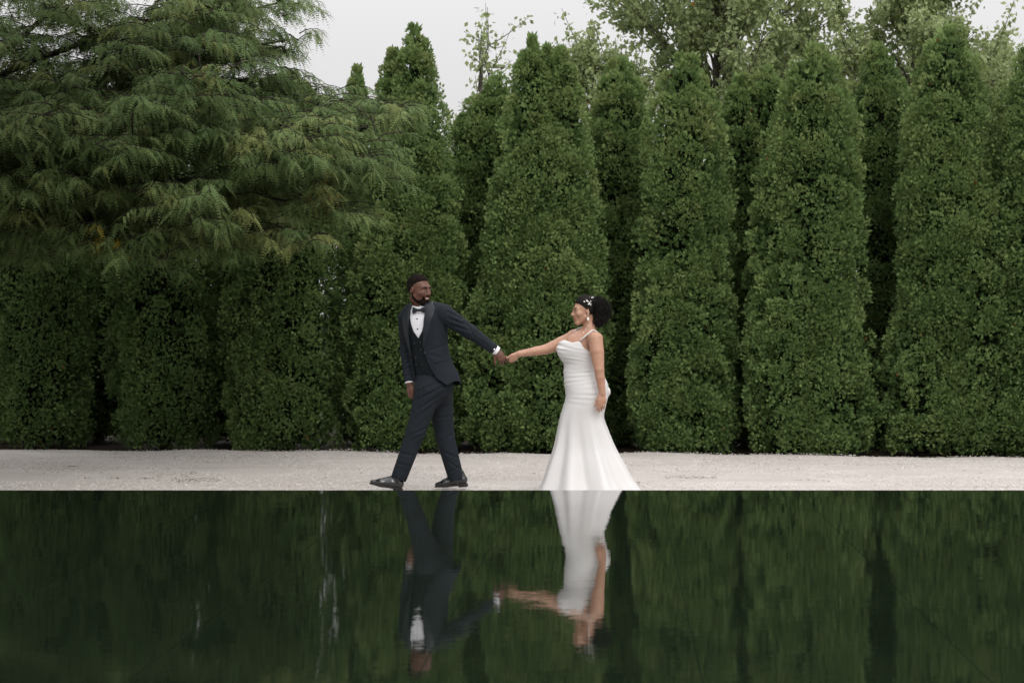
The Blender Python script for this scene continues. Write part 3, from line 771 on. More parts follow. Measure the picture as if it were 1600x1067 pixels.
def relax(V, Q, it=1, w=.5):
    for _ in range(it):
        S = np.zeros_like(V); c = np.zeros(len(V))
        for k in range(4):
            np.add.at(S, Q[:, k], V[Q[:, (k + 1) % 4]]); np.add.at(S, Q[:, k], V[Q[:, (k + 3) % 4]]); np.add.at(c, Q[:, k], 2)
        V = V * (1 - w) + w * S / np.maximum(c, 1)[:, None]
    return V
def vnormals(V, Q):
    n = np.cross(V[Q[:, 2]] - V[Q[:, 0]], V[Q[:, 3]] - V[Q[:, 1]]); N = np.zeros_like(V)
    for k in range(4): np.add.at(N, Q[:, k], n)
    return norm(N)
def creases(V, N, lines, side=-1):
    """press cloth folds along lines measured on the photo: (x1,y1,x2,y2, width m, depth m); side -1: only cloth that faces the camera side"""
    px = V[:, 0] * F / V[:, 1] + CX; py = CY - (V[:, 2] - CAMH) * F / V[:, 1]
    d = np.zeros(len(V))
    face = np.clip(-N[:, 1] * 2.0 + .35, 0, 1) if side else 1
    for (x1, y1, x2, y2, w, a) in lines:
        ax, ay = x2 - x1, y2 - y1; t = np.clip(((px - x1) * ax + (py - y1) * ay) / (ax * ax + ay * ay), 0, 1)
        q = np.hypot(px - x1 - t * ax, py - y1 - t * ay) / 184.0
        prof = np.exp(-(q / w) ** 2) - .55 * np.exp(-((q - 1.7 * w) / w) ** 2)
        d -= a * prof * (.35 + .65 * np.sin(np.pi * np.clip(t, .08, .92)))
    return V + N * (d * face)[:, None]
def sdf_obj(name, prims, h, mat, parent, k=0.0, cuts=(), clip=None, rel=1, post=None, smooth=True, pad=.03):
    lo, hi = bounds([p[0] if isinstance(p[0], tuple) else p for p in prims], pad)
    Fd = Field(lo, hi, h)
    for p in prims:
        if isinstance(p[0], tuple): Fd.add(p[0], p[1])
        else: Fd.add(p, k)
    for c in cuts: Fd.sub(c[0], c[1]) if isinstance(c[0], tuple) else Fd.sub(c)
    if clip is not None: Fd.clip(clip)
    V, Q = Fd.mesh()
    if rel: V = relax(V, Q, rel)
    if post is not None: V = post(V, vnormals(V, Q))
    return mesh_obj(name, V, Q, mat, parent, smooth=smooth)

# ---- a hand: palm, four bent fingers, a thumb from the side of the palm
def hand(w, d, n, s, L=.19, curl=(20, 25, 20), spread=6, bends=None, thumb=(.55, .75, -.25), thumb_bend=20, fat=1.0):
    """w wrist, d towards the fingers, n back of the hand, s towards the thumb"""
    k = L / .19; d = unit(d); s = unit(np.asarray(s, float) - d * d.dot(s)); n0 = np.cross(d, s); n = n0 if n0.dot(n) > 0 else -n0
    w = np.asarray(w, float); P = []
    P.append((ecap(w - d * .015 * k, w + d * .05 * k, .026 * k * fat, .036 * k * fat, n, .52), .012))
    P.append((ecap(w + d * .05 * k, w + d * .082 * k, .036 * k * fat, .035 * k * fat, n, .40), .012))
    offs = [.0275, .0095, -.0085, -.0255]; lens = [.070, .078, .073, .056]; rad = [.0092, .0094, .0088, .0078]
    for i in range(4):
        p = w + d * (.088 - (.004, 0, .003, .010)[i]) * k + s * offs[i] * k
        a = math.radians(spread * (1.5 - i) / 1.5)
        ax = unit(d * math.cos(a) + s * math.sin(a)); dn = -n
        P.append((cap(w + d * .045 * k + s * offs[i] * .8 * k, p, .012 * k, rad[i] * 1.12 * k * fat), .008))
        cc = curl if bends is None else bends[i]; tot = 0
        for j, fr in enumerate((.44, .31, .25)):
            tot += math.radians(cc[j]); q = p + (ax * math.cos(tot) + dn * math.sin(tot)) * lens[i] * fr * k
            P.append((cap(p, q, rad[i] * (1 - .09 * j) * k * fat, rad[i] * (.93 - .10 * j) * k * fat), .003)); p = q
    tb = w + d * .022 * k + s * .022 * k - n * .004 * k
    td = unit(d * thumb[0] + s * thumb[1] + n * thumb[2]); p1 = tb + td * .040 * k
    P.append((cap(tb, p1, .0155 * k, .0125 * k), .010))
    a = math.radians(thumb_bend); t2 = unit(td * math.cos(a) + (d * .8 - s * .6) * math.sin(a)); p2 = p1 + t2 * .032 * k
    P.append((cap(p1, p2, .0118 * k, .0105 * k), .004)); p3 = p2 + unit(t2 + d * .2) * .024 * k
    P.append((cap(p2, p3, .0105 * k, .008 * k), .003))
    return P

# ---- a head in its own frame: s = its left, f = forward, u = up
class Head:
    def __init__(h, C, Fd, tilt=(0, 0, 1), scale=1.0, woman=False):
        h.C = np.asarray(C, float); h.F = unit(Fd); t = np.asarray(tilt, float)
        h.S = unit(np.cross(t, h.F)); h.U = np.cross(h.F, h.S); h.k = scale; h.w = woman
        h.M = np.array([h.S, h.F, h.U])
    def p(h, s, f, u): return h.C + h.k * (s * h.S + f * h.F + u * h.U)
    def loc(h, X, Y, Z):
        dx, dy, dz = X - h.C[0], Y - h.C[1], Z - h.C[2]
        return [(dx * h.M[i, 0] + dy * h.M[i, 1] + dz * h.M[i, 2]) / h.k for i in range(3)]
    def E(h, c, r): return ell(h.p(*c), np.array(r) * h.k, h.M)
    def Cp(h, a, b, r1, r2=None): return cap(h.p(*a), h.p(*b), r1 * h.k, (r1 if r2 is None else r2) * h.k)
    def build(h, Fd):
        w = h.w; A = lambda p, k=.0: Fd.add(p, k * h.k); B = lambda p, k=.0: Fd.sub(p, k * h.k)
        A(h.E((0, -.016, .034), (.074, .097, .088)))
        A(h.E((0, .030, -.024), (.063 if not w else .060, .064, .086)), .03)
        for q in (-1, 1):                                   # jaw line
            A(h.Cp((q * .050, .004, -.055), (q * .018, .068, -.102), .018 if w else .022, .014 if w else .017), .025)
        A(h.Cp((-.012, .072, -.101), (.012, .072, -.101), .018 if w else .021), .02)
        A(h.Cp((-.032, .076, .020), (.032, .076, .020), .016 if w else .020), .022)           # brow
        for q in (-1, 1): A(h.E((q * .040, .064, -.024), (.024, .026, .022)), .022)            # cheeks
        for q in (-1, 1): B(h.E((q * .031, .103, .004), (.019, .018, .0125)), .012)            # eye sockets
        for q in (-1, 1): A(h.E((q * .031, .0795, .003), (.0135, .0120, .0105)), .002)         # eyes
        for q in (-1, 1): A(h.Cp((q * .018, .089, .0135), (q * .043, .080, .0125), .0045), .004)   # upper lids
        A(h.Cp((0, .088, .012), (0, .112 if not w else .114, -.029), .0085, .0125 if not w else .0105), .010)   # nose
        for q in (-1, 1): A(h.E((q * .0125, .100, -.033), (.009, .011, .0085)), .008)
        A(h.E((0, .083, -.061), (.031, .018, .019)), .015)                                     # muzzle
        for q in (-1, 1): A(h.Cp((0, .0985, -.0525), (q * .026, .086, -.0535), .0052, .003), .005)   # upper lip, smiling
        for q in (-1, 1): A(h.Cp((0, .0965, -.073), (q * .024, .085, -.0605), .0058, .003), .005)    # lower lip
        B(h.E((0, .103, -.0625), (.021, .013, .0062)), .002)
        A(h.E((0, .088, -.0605), (.020, .0085, .007)), .0)                                     # teeth
        for q in (-1, 1):
            A(h.E((q * .077, -.010, -.002), (.0085, .020, .031)), .008)
            B(h.E((q * .088, -.006, .002), (.006, .010, .017)), .004)
    def regions(h, P):
        """0 skin, 1 lips, 2 white of eye and teeth, 3 iris"""
        s, f, u = h.loc(P[:, 0], P[:, 1], P[:, 2]); m = np.zeros(len(P), int); a = np.abs(s)
        lip = (((u + .0525 - .0 * a) ** 2 < .0062 ** 2) | ((u + .073 - .5 * a) ** 2 < .0072 ** 2)) & (a < .026) & (f > .080)
        m[lip] = 1
        m[(a < .0175) & (np.abs(u + .0605) < .0040) & (f > .078)] = 2
        m[(a < .0205) & (u < -.0645) & (u > -.070) & (f > .078)] = 1
        e = ((a - .031) / .0110) ** 2 + ((u - .0005) / .0040) ** 2
        m[(e < 1) & (f > .076)] = 2
        m[((a - .031) ** 2 / .0056 ** 2 + (u - .0005) ** 2 / .0046 ** 2 < 1) & (f > .080)] = 3
        return m
def fields_of_head(Hd, pad=.05, step=.0025):
    lo = Hd.C - .17 * Hd.k; hi = Hd.C + .17 * Hd.k
    Fd = Field(lo, hi, step); Hd.build(Fd); return Fd
def rag(s, f, u, a=.006): return a * np.sin(s * 830 + 40 * f) * np.sin(f * 910 + u * 370) + .6 * a * np.sin(u * 1270 + s * 1900 + f * 700)
def shell(name, Fd0, Hd, off, region, mat, parent, k=.004, rel=1, noise=0.0, seed=1):
    Fd = Field.__new__(Field); Fd.o, Fd.h, Fd.ax = Fd0.o, Fd0.h, Fd0.ax
    g = Fd0.grid((slice(None),) * 3); s, f, u = Hd.loc(*g)
    off = off(s, f, u) if callable(off) else off
    Fd.A = np.maximum(Fd0.A - off * Hd.k, np.broadcast_to(region(s, f, u) * Hd.k, Fd0.A.shape)).astype(np.float32)
    V, Q = Fd.mesh(); V = relax(V, Q, rel)
    if noise: V = V + vnormals(V, Q) * np.random.default_rng(seed).normal(0, noise, (len(V), 1))
    return mesh_obj(name, V, Q, mat, parent)

def brows(HF, Hd, mat, root, th=.0052):
    for q in (-1, 1):
        shell('eyebrow', HF, Hd, .0032, lambda s, f, u, q=q: np.maximum(np.maximum(np.abs(s * q - .031) - .0195, np.abs(u - (.0215 + .006 * np.sin(np.clip((s * q - .012) / .038, 0, 1) * 2.4))) - th * (1 - .4 * np.clip((s * q - .02) / .03, 0, 1))), .05 - f), mat, root)
def skin_mat(name, c, lo, rough=.5):
    M = Mat(name, c, rough, .4, Subsurface_Weight=.12, Subsurface_Scale=.01)
    M.b.inputs['Subsurface Radius'].default_value = (1, .35, .2)
    M.color(M.ramp(M.noise(M.pos(), 18, 4).outputs[0], [(.3, lo), (.7, c)])); return M.m
LIPD = Mat('lips_dark', (.16, .055, .045), .4).m; LIPP = Mat('lips_rose', (.42, .13, .11), .35).m
WHITE = Mat('eye_white', (.70, .66, .60), .3).m; IRIS = Mat('iris', (.012, .007, .005), .15).m
SKIN1 = skin_mat('skin_deep_brown', (.135, .060, .039), (.105, .044, .028))
SKIN2 = skin_mat('skin_warm_tan', (.46, .265, .18), (.385, .205, .135), .45)
SUIT = cloth_mat('suit_wool', (.0135, .0178, .0232), .12, .85, 700, .18)
TROU = cloth_mat('trouser_wool', (.0115, .0155, .0200), .12, .85, 700, .18)
VEST = cloth_mat('vest_wool', (.0062, .0100, .0120), .12, .85, 700, .18)
SATIN = Mat('lapel_satin', (.0100, .0140, .0195), .45, .35).m
SHIRT = cloth_mat('shirt_cotton', (.80, .80, .84), .04, .8, 500)
BLACK = cloth_mat('bow_satin', (.008, .008, .011), .2, .45, 600, .5)
PATENT = Mat('patent_leather', (.008, .008, .009), .12, .6, Coat_Weight=.6, Coat_Roughness=.06).m
SOLE = Mat('shoe_sole', (.012, .011, .010), .7).m
BUT = Mat('dark_button', (.010, .011, .013), .3).m
HAIR1 = cloth_mat('cropped_hair', (.011, .0080, .0065), .4, .95, 1500, .1)
PEARL = Mat('pearl', (.86, .84, .80), .25, .6, Coat_Weight=.5).m
GOLD = Mat('gold', (.80, .58, .30), .25, .5, Metallic=1.0).m
SILVER = Mat('silver', (.80, .79, .77), .25, .5, Metallic=1.0).m

# ------------------------------------------------------------------ THE GROOM
def groom():
    base = np.array([PX(665, D0), D0, 0.0])
    root = empty('person', base, 'man in a dark blue tuxedo with black bow tie striding left while looking back', 'person', 'wedding couple')
    Z = lambda py: float(PZ(py, D0)); X = lambda px: float(PX(px, D0))
    # jacket trunk: (z, cx, cy, half breadth, half depth, yaw)
    st = [(Z(474), X(661), D0 + .005, .150, .080, 24), (Z(481), X(662), D0 + .005, .185, .102, 24), (Z(492), X(663), D0, .203, .120, 25), (Z(516), X(665), D0, .198, .136, 25), (Z(545), X(669), D0, .183, .128, 28),
          (Z(565), X(674), D0, .190, .134, 31), (Z(585), X(681), D0, .208, .146, 33), (Z(606), X(685), D0, .222, .152, 34)]
    J = Loft(st); VE = Loft(st, -.016); SH = Loft(st, -.026)
    Ls, Le, Lw = W(697, 490, -.085), W(735, 519, -.09), W(773, 546, -.03)
    Rs, Re, Rw = W(635, 495, .085), W(636, 550, .13), W(640, 599, .06)
    hipL, kneeL, ankL = W(669, 612, -.085), W(650, 674, -.10), W(622, 750, -.10)
    hipR, kneeR, ankR = W(686, 612, .085), W(695, 682, .10), W(714, 752, .11)
    a = math.radians(53)
    Hd = Head(W(654.5, 452.5, -.02), (math.sin(a), -math.cos(a), -.10), (-.06, 0, 1), 1.05)
    HF = fields_of_head(Hd)
    neck0 = W(660, 482, .01)
    # ---- body (skin), whole figure in one surface
    prims = []
    lo = np.array([X(575), D0 - .36, -.0]); hi = np.array([X(800), D0 + .36, 1.88])
    B = Field(lo, hi, .004)
    Hd.build(B)
    B.add(cap(Hd.p(0, -.022, -.07), neck0, .056, .062), .02)
    B.add(cap(neck0, W(663, 492, .0), .062, .08), .02)
    B.add(Loft(st, -.048).prim(Z(585), Z(480)), .03)
    for (p, q, r1, r2) in ((Ls, Le, .056, .046), (Le, Lw, .044, .030), (Rs, Re, .056, .046), (Re, Rw, .044, .030), (hipL, kneeL, .088, .062), (kneeL, ankL, .055, .032), (hipR, kneeR, .088, .062), (kneeR, ankR, .055, .032)):
        B.add(cap(p, q, r1, r2), .008)
    for an, hx, dy, lift, fz in ((ankL, 629, -.10, .010, .19), (ankR, 731, .11, .038, -.085)):
        h0 = W(hx, 766, dy) * [1, 1, 0] + [0, 0, lift]; f0 = unit([-1, 0, fz]); u0 = unit([fz, 0, 1])
        B.add(cap(an, h0 + f0 * .050 + u0 * .055, .028, .022), .02); B.add(ecap(h0 + f0 * .045 + u0 * .045, h0 + f0 * .18 + u0 * .034, .026, .020, (0, 0, 1), .7), .015)
    # left hand reaching back, knuckles to the camera, fingers hooked down
    hl = hand(Lw + [.008, 0, -.006], W(785, 561) - W(773, 546), (-.10, -1, .25), (-.75, -.25, -.75), .185, bends=[(30, 22, 15), (26, 28, 18), (24, 32, 20), (22, 30, 20)], thumb=(.62, .62, -.15), thumb_bend=12, spread=13)
    hr = hand(Rw + [0, -.004, -.016], (.16, -.10, -1), (-.55, -.75, .0), (.75, -.6, .0), .185, curl=(28, 48, 30), spread=4, thumb=(.75, .55, -.35), thumb_bend=30)
    for p, k in hl + hr: B.add(p, k)
    V, Q = B.mesh(); V = relax(V, Q, 1, .35)
    c = V[Q].mean(1); mi = np.zeros(len(Q), int)
    near = np.linalg.norm(c - Hd.C, axis=1) < .2; mi[near] = Hd.regions(c[near])
    mesh_obj('body', V, Q, [SKIN1, LIPD, WHITE, IRIS], root, midx=mi)
    # ---- hair and beard
    hl_f = np.array([-.12, -.06, -.03, -.010, .010, .032, .058, .11]); hl_u = np.array([-.055, -.050, -.030, .004, .038, .064, .076, .080])
    shell('hair', HF, Hd, lambda s, f, u: .0006 + .0045 * np.clip((u - .05) / .04, 0, 1) * np.clip((.085 - f) / .03, .1, 1), lambda s, f, u: np.interp(f, hl_f, hl_u) - u + rag(s, f, u), HAIR1, root, noise=.0006)
    def beard(s, f, u):
        line = np.interp(f, [-.01, .01, .045, .07, .085, .12], [-.018, -.050, -.082, -.074, -.048, -.044])
        d = np.maximum(u - line, -.006 - f + 0 * s)
        mouth = np.maximum(np.maximum(np.abs(s) - .025, np.abs(u + .0635) - .0135), .075 - f)
        return np.maximum(d + rag(s, f, u, .004), -mouth)
    shell('beard', HF, Hd, .0030, beard, HAIR1, root, noise=.0006, seed=2)
    brows(HF, Hd, HAIR1, root)
    # ---- shirt, collar, studs, cuffs
    ub = lambda z, tab: np.interp(-z, [-Z(p) for p, _ in tab], [q for _, q in tab])
    def vneck(L, X_, Y_, Z_):                                # signed: negative inside the vest's V opening
        u, v, rx, ry = L.uv(X_, Y_, Z_)
        w = np.interp(Z_, [Z(529), Z(518), Z(505), Z(470)], [-.002, .042, .068, .095]); return np.maximum(np.abs(u + .012) - w, -v), u, v
    sdf_obj('shirt', [SH.prim(Z(560), Z(478))], .005, SHIRT, root, rel=2,
            post=lambda V, N: creases(V, N, [(656, 495, 653, 520, .006, .002), (648, 492, 646, 512, .005, .0015)]))
    nd = unit(Hd.p(0, -.022, -.07) - neck0)
    f1 = cap(neck0 + nd * -.02, neck0 + nd * .060, .076, .068); f2 = cap(neck0 + nd * -.10, neck0 + nd * .12, .067, .060)
    Cf = Field(neck0 - .12, neck0 + .14, .004); Cf.add(f1).sub(f2)
    fr = unit([-.22, -1, 0])
    Cf.clip(lambda X_, Y_, Z_: np.maximum(((X_ - neck0[0]) * nd[0] + (Y_ - neck0[1]) * nd[1] + (Z_ - neck0[2]) * nd[2]) - .058 + .35 * np.clip((X_ - neck0[0]) * fr[0] + (Y_ - neck0[1]) * fr[1], 0, .1), -((X_ - neck0[0]) * nd[0] + (Y_ - neck0[1]) * nd[1] + (Z_ - neck0[2]) * nd[2]) - .02))
    V, Q = Cf.mesh(); mesh_obj('collar', relax(V, Q, 1), Q, SHIRT, root)
    for py in (498, 514):
        p, n, _ = SH.surf(-.012, Z(py), .003); bs = Bag(); bs.ball(p, (.0065, .0045, .0065)); bs.obj('shirt_stud', BUT, root)
    for (w, e, r) in ((Lw, Le, .040), (Rw, Re, .036)):
        d = unit(w - e)
        cf = [cap(w - d * .012, w + d * .026, r + .001, r)]
        sdf_obj('shirt_cuff', cf, .004, SHIRT, root, cuts=[cap(w - d * .1, w + d * .1, r - .006, r - .008)], rel=1, clip=lambda X_, Y_, Z_, w=w, d=d, m=(.030 if r > .038 else .000), n=(-.004 if r > .038 else -.020): np.maximum(((X_ - w[0]) * d[0] + (Y_ - w[1]) * d[1] + (Z_ - w[2]) * d[2]) - m, n - ((X_ - w[0]) * d[0] + (Y_ - w[1]) * d[1] + (Z_ - w[2]) * d[2])))
    d = unit(Lw - Le); m = Lw - d * .006
    lk = Bag(); lk.ball(m + [0.004, -.044, -.004], (.010, .005, .010)); lk.obj('cufflink', SILVER, root)
    # ---- bow tie
    kc, n, uu = SH.surf(-.012, Z(485), .03); kc = kc + n * .006 + np.array([0, 0, 0])
    kc = W(654, 484.5, kc[1] - D0); zz = np.array([0, 0, 1.0])
    bt = [(ecap(kc, kc + zz * .001, .013, .012, n, .75), 0)]
    for q in (-1, 1):
        tip = kc + uu * q * .058 + zz * (.002 if q > 0 else -.002) - n * .008
        bt.append((ecap(kc + uu * q * .006, tip, .0095, .030, n, .34), .006))
    sdf_obj('bow_tie', bt, .003, BLACK, root, rel=1, clip=lambda X_, Y_, Z_: np.abs((X_ - kc[0]) * uu[0] + (Y_ - kc[1]) * uu[1]) - .063)
    # ---- vest: open V, double row of buttons, two points below
    def vest_clip(X_, Y_, Z_):
        w, u, v = vneck(VE, X_, Y_, Z_)
        hem = np.interp(u, [-.25, -.105, -.045, -.02, .045, .12, .25], [Z(583), Z(586), Z(591), Z(582), Z(588.5), Z(580), Z(580)])
        return np.maximum(-w, hem - Z_)
    sdf_obj('waistcoat', [VE.prim(Z(594), Z(476))], .004, VEST, root, clip=vest_clip, rel=2,
            post=lambda V, N: creases(V, N, [(650, 530, 655, 586, .006, .0035), (646, 560, 662, 556, .010, .003), (648, 575, 664, 568, .010, .003)]))
    for (px, py) in ((656.5, 534.5), (658, 545.5), (649.5, 558.5), (651, 570.5), (660, 569), (648, 536)):
        z = Z(py); best = min(np.linspace(-.12, .1, 89), key=lambda u: abs(VE.surf(u, z, .0)[0][0] * F / VE.surf(u, z)[0][1] + CX - px))
        p, n, _ = VE.surf(best, z, .001); bs = Bag(); bs.ball(p, (.0075, .005, .0075)); bs.obj('waistcoat_button', BUT, root)
    # ---- jacket
    rU = [(470, .060), (485, .078), (506, .064), (520, .056), (535, .044), (549, .036), (560, .050), (575, .066), (590, .100), (601, .180), (606, .215)]
    lU = [(470, -.060), (485, -.086), (506, -.094), (520, -.098), (548, -.113), (575, -.134), (590, -.146), (606, -.156)]
    def tabz(tab, Z_): return np.interp(-Z_, [-Z(p) for p, _ in tab], [q for _, q in tab])
    def opening(X_, Y_, Z_):
        u, v, rx, ry = J.uv(X_, Y_, Z_)
        return np.maximum(np.maximum(tabz(lU, Z_) - u, u - tabz(rU, Z_)), -v + .01), u, v
    def jclip(X_, Y_, Z_):
        w, u, v = opening(X_, Y_, Z_)
        hem = np.interp(u, [-.3, -.15, .10, .18, .215, .3], [Z(600), Z(602), Z(602.5), Z(601), Z(594), Z(586)])
        return np.maximum(-w, np.maximum(hem - Z_, 0 * X_ - 1))
    neck_hole = cap(neck0 + nd * -.05, neck0 + nd * .2, .075, .082)
    Jf = Field(np.array([X(612), D0 - .34, Z(612)]), np.array([X(782), D0 + .34, Z(464)]), .004)
    Jf.add(J.prim(Z(606), Z(475)))
    Jf.add(cap(W(664, 479, .01), Ls + [-.012, 0, .008], .055, .072), .03); Jf.add(cap(W(660, 480, .01), Rs + [.012, 0, .004], .055, .070), .03)
    inner = Loft(st, -.010)
    Jf.sub(inner.prim(Z(640), Z(556)))
    Jf.sub(neck_hole, .006); Jf.clip(jclip)
    Jf.add(ecap(Ls + [-.01, 0, -.012], Le, .082, .061, (0, 1, 0), .95), .016); Jf.add(cap(Le, Lw, .060, .043), .022)
    Jf.add(cap(Rs + [0, 0, -.01], Re, .072, .057), .016); Jf.add(cap(Re, Rw, .056, .043), .022)
    dl, dr = unit(Lw - Le), unit(Rw - Re)
    Jf.sub(cap(Lw - dl * .02, Lw + dl * .1, .038, .040)); Jf.sub(cap(Rw - dr * .03, Rw + dr * .1, .038, .040))
    Jf.clip(lambda X_, Y_, Z_: np.maximum(((X_ - Lw[0]) * dl[0] + (Y_ - Lw[1]) * dl[1] + (Z_ - Lw[2]) * dl[2]), np.where(X_ < Rw[0] + .05, ((X_ - Rw[0]) * dr[0] + (Y_ - Rw[1]) * dr[1] + (Z_ - Rw[2]) * dr[2]) + .012, -1)))
    V, Q = Jf.mesh(); V = relax(V, Q, 2)
    folds = [(699, 487, 722, 498, .010, .007), (699, 497, 730, 508, .010, .007), (702, 507, 733, 517, .010, .006), (712, 485, 720, 500, .009, .005), (728, 504, 742, 527, .011, .006), (735, 512, 752, 527, .010, .004),
             (745, 527, 764, 542, .010, .003), (703, 480, 706, 514, .007, .005), (690, 522, 700, 540, .014, .005), (672, 548, 694, 540, .014, .004), (668, 552, 690, 560, .014, .003), (700, 540, 712, 570, .016, .004), (626, 515, 640, 520, .011, .005), (628, 540, 642, 533, .011, .006), (629, 551, 643, 547, .010, .006),
             (629, 562, 644, 560, .010, .005), (631, 578, 645, 572, .010, .005), (633, 588, 645, 586, .009, .003), (672, 565, 676, 592, .018, .003)]
    V = creases(V, vnormals(V, Q), folds)
    mesh_obj('jacket', V, Q, SUIT, root)
    # shawl lapels in satin
    rO = [(470, .10), (480, .150), (490, .148), (506, .124), (520, .100), (532, .070), (544, .039), (546, .03)]
    lO = [(470, -.10), (482, -.135), (490, -.158), (506, -.168), (520, -.166), (535, -.146), (551, -.116), (553, -.11)]
    for (inn, out, sg) in ((rU, rO, 1), (lU, lO, -1)):
        def lclip(X_, Y_, Z_):
            u, v, rx, ry = J.uv(X_, Y_, Z_)
            a_, b_ = tabz(inn, Z_) - .003 * sg, tabz(out, Z_)
            m = np.maximum(a_ - u, u - b_) if sg > 0 else np.maximum(b_ - u, u - a_)
            nk = neck_hole[0](X_, Y_, Z_)
            return np.maximum(np.maximum(m, .02 - v), np.maximum(-nk - .004, Z(548) - Z_))
        LF = Field(np.array([X(618), D0 - .3, Z(556)]), np.array([X(700), D0 + .2, Z(464)]), .003)
        JO = Loft(st, .006); JI = Loft(st, -.004)
        LF.add(JO.prim(Z(560), Z(475)))
        LF.add(cap(W(664, 479, .01), Ls + [-.012, 0, .008], .061, .078), .03); LF.add(cap(W(660, 480, .01), Rs + [.012, 0, .004], .061, .076), .03)
        LF.clip(lclip); V, Q = LF.mesh()
        mesh_obj('lapel', relax(V, Q, 1), Q, SATIN, root)
    # pocket flap and button
    pf = Field(np.array([X(680), D0 - .3, Z(575)]), np.array([X(722), D0 + .1, Z(550)]), .0025); JO = Loft(st, .005)
    def pclip(X_, Y_, Z_):
        u, v, rx, ry = J.uv(X_, Y_, Z_); c = Z(562.5) + (u - .16) * .30
        return np.maximum(np.maximum(np.abs(u - .150) - .060, np.abs(Z_ - c) - .010), -v)
    pf.add(JO.prim(Z(580), Z(545))); pf.clip(pclip); V, Q = pf.mesh(); mesh_obj('pocket_flap', relax(V, Q, 1), Q, SUIT, root)
    p, n, _ = J.surf(.048, Z(551), .004); bb = Bag(); bb.ball(p, (.009, .005, .009)); bb.obj('jacket_button', BUT, root)
    # ---- trousers
    stp = [(Z(640), X(680), D0, .120, .120, 50), (Z(618), X(677.5), D0, .160, .138, 42), (Z(602), X(677), D0, .172, .136, 36), (Z(590), X(677), D0, .166, .118, 33), (Z(580), X(676), D0, .155, .102, 32), (Z(570), X(674), D0, .150, .095, 30)]
    PL = Loft(stp)
    T = Field(np.array([X(600), D0 - .34, .03]), np.array([X(740), D0 + .34, Z(560)]), .0045)
    T.add(PL.prim(Z(606), Z(572))); T.add(ell(W(679, 607, 0), (.172, .132, .125), [[math.cos(.66), -math.sin(.66), 0], [-math.sin(.66), -math.cos(.66), 0], [0, 0, 1]]), .03)
    dn = (0, 1, 0)
    for (hp, kn, an) in ((hipL, kneeL, ankL), (hipR, kneeR, ankR)):
        T.add(ecap(hp, kn, .113, .081, dn, .95), .06); T.add(ecap(kn, an + (an - kn) * .02, .080, .066, dn, .98), .02)
    dL, dR = unit(ankL - kneeL), unit(ankR - kneeR)
    def tclip(X_, Y_, Z_):
        l = (X_ - ankL[0]) * dL[0] + (Z_ - ankL[2]) * dL[2] + .006
        r = (X_ - ankR[0]) * dR[0] + (Z_ - ankR[2]) * dR[2] + .010
        m = .5 * (ankL[0] + ankR[0])
        return np.where(Z_ < .4, np.where(X_ < m, l, r), -1.0)
    T.clip(tclip)
    for (kn, an) in ((kneeL, ankL), (kneeR, ankR)):
        d = unit(an - kn); T.sub(cap(an - d * .10, an + d * .2, .060, .066))
    V, Q = T.mesh(); V = relax(V, Q, 2)
    tf = [(694, 592, 652, 612, .011, .006), (697, 601, 650, 626, .011, .007), (698, 611, 652, 640, .012, .007), (690, 622, 650, 655, .013, .005), (676, 588, 668, 612, .008, .004), (658, 592, 662, 640, .008, .003),
          (650, 640, 628, 735, .007, -.004), (668, 668, 642, 680, .012, .006), (666, 676, 640, 690, .012, .005), (645, 712, 622, 706, .012, .005), (640, 728, 616, 722, .012, .004),
          (676, 640, 700, 634, .012, .005), (676, 655, 703, 650, .012, .005), (690, 690, 710, 676, .012, .006), (694, 706, 716, 716, .012, .006), (702, 722, 722, 735, .010, .006), (704, 738, 720, 728, .010, .005), (697, 640, 722, 740, .007, -.004)]
    V = creases(V, vnormals(V, Q), tf)
    mesh_obj('trousers', V, Q, TROU, root)
    # ---- shoes
    def shoe(heel, fwd, up, sole_lift):
        f = unit(fwd); s = unit(np.cross(up, f)); u = np.cross(f, s); P = lambda a, b, c: np.asarray(heel) + f * a + s * b + u * c
        pr = [(ecap(P(.036, 0, .050), P(.10, 0, .052), .036, .038, s, .95), .0), (ecap(P(.10, 0, .048), P(.19, 0, .038), .043, .040, u, .90), .02), (ecap(P(.19, 0, .035), P(.255, 0, .029), .041, .028, u, .70), .015),
              (ecap(P(.042, 0, .050), P(.062, 0, .108), .038, .040, s, .95), .015), (cap(P(.065, 0, .098), P(.155, 0, .060), .033, .026), .018)]
        def bottom(X_, Y_, Z_):
            q = (X_ - heel[0]) * u[0] + (Y_ - heel[1]) * u[1] + (Z_ - heel[2]) * u[2]; return .014 - q
        sh = sdf_obj('shoe', pr, .0035, PATENT, root, rel=1, clip=bottom,
                     post=lambda V, N: V)
        so = [(ecap(P(.034, 0, .013), P(.19, 0, .012), .037, .041, u, .30), 0), (ecap(P(.19, 0, .012), P(.262, 0, .012), .041, .026, u, .30), .01)]
        hb = [(ecap(P(.032, 0, .0), P(.048, 0, .0), .034, .034, u, .5), 0)]
        b = sdf_obj('shoe_sole', so + hb, .003, SOLE, root, rel=1, clip=lambda X_, Y_, Z_: -((X_ - heel[0]) * u[0] + (Y_ - heel[1]) * u[1] + (Z_ - heel[2]) * u[2]) - .010)
        b.parent = sh
        b.name = 'sole'
        lc = Bag()
        for j in range(3):
            lc.tube([P(.105 + .016 * j, -.020, .076 - .007 * j), P(.109 + .016 * j, 0, .084 - .007 * j), P(.105 + .016 * j, .020, .076 - .007 * j)], .0022, 5)
        l = lc.obj('laces', BLACK, root); l.parent = sh
    g = .010
    shoe(W(629, 766, -.10) * [1, 1, 0] + [0, 0, g], (-1, -.05, .19), (.19, 0, 1), 0)
    shoe(W(731, 766, .11) * [1, 1, 0] + [0, 0, g + .028], (-1, .05, -.085), (-.085, 0, 1), 0)
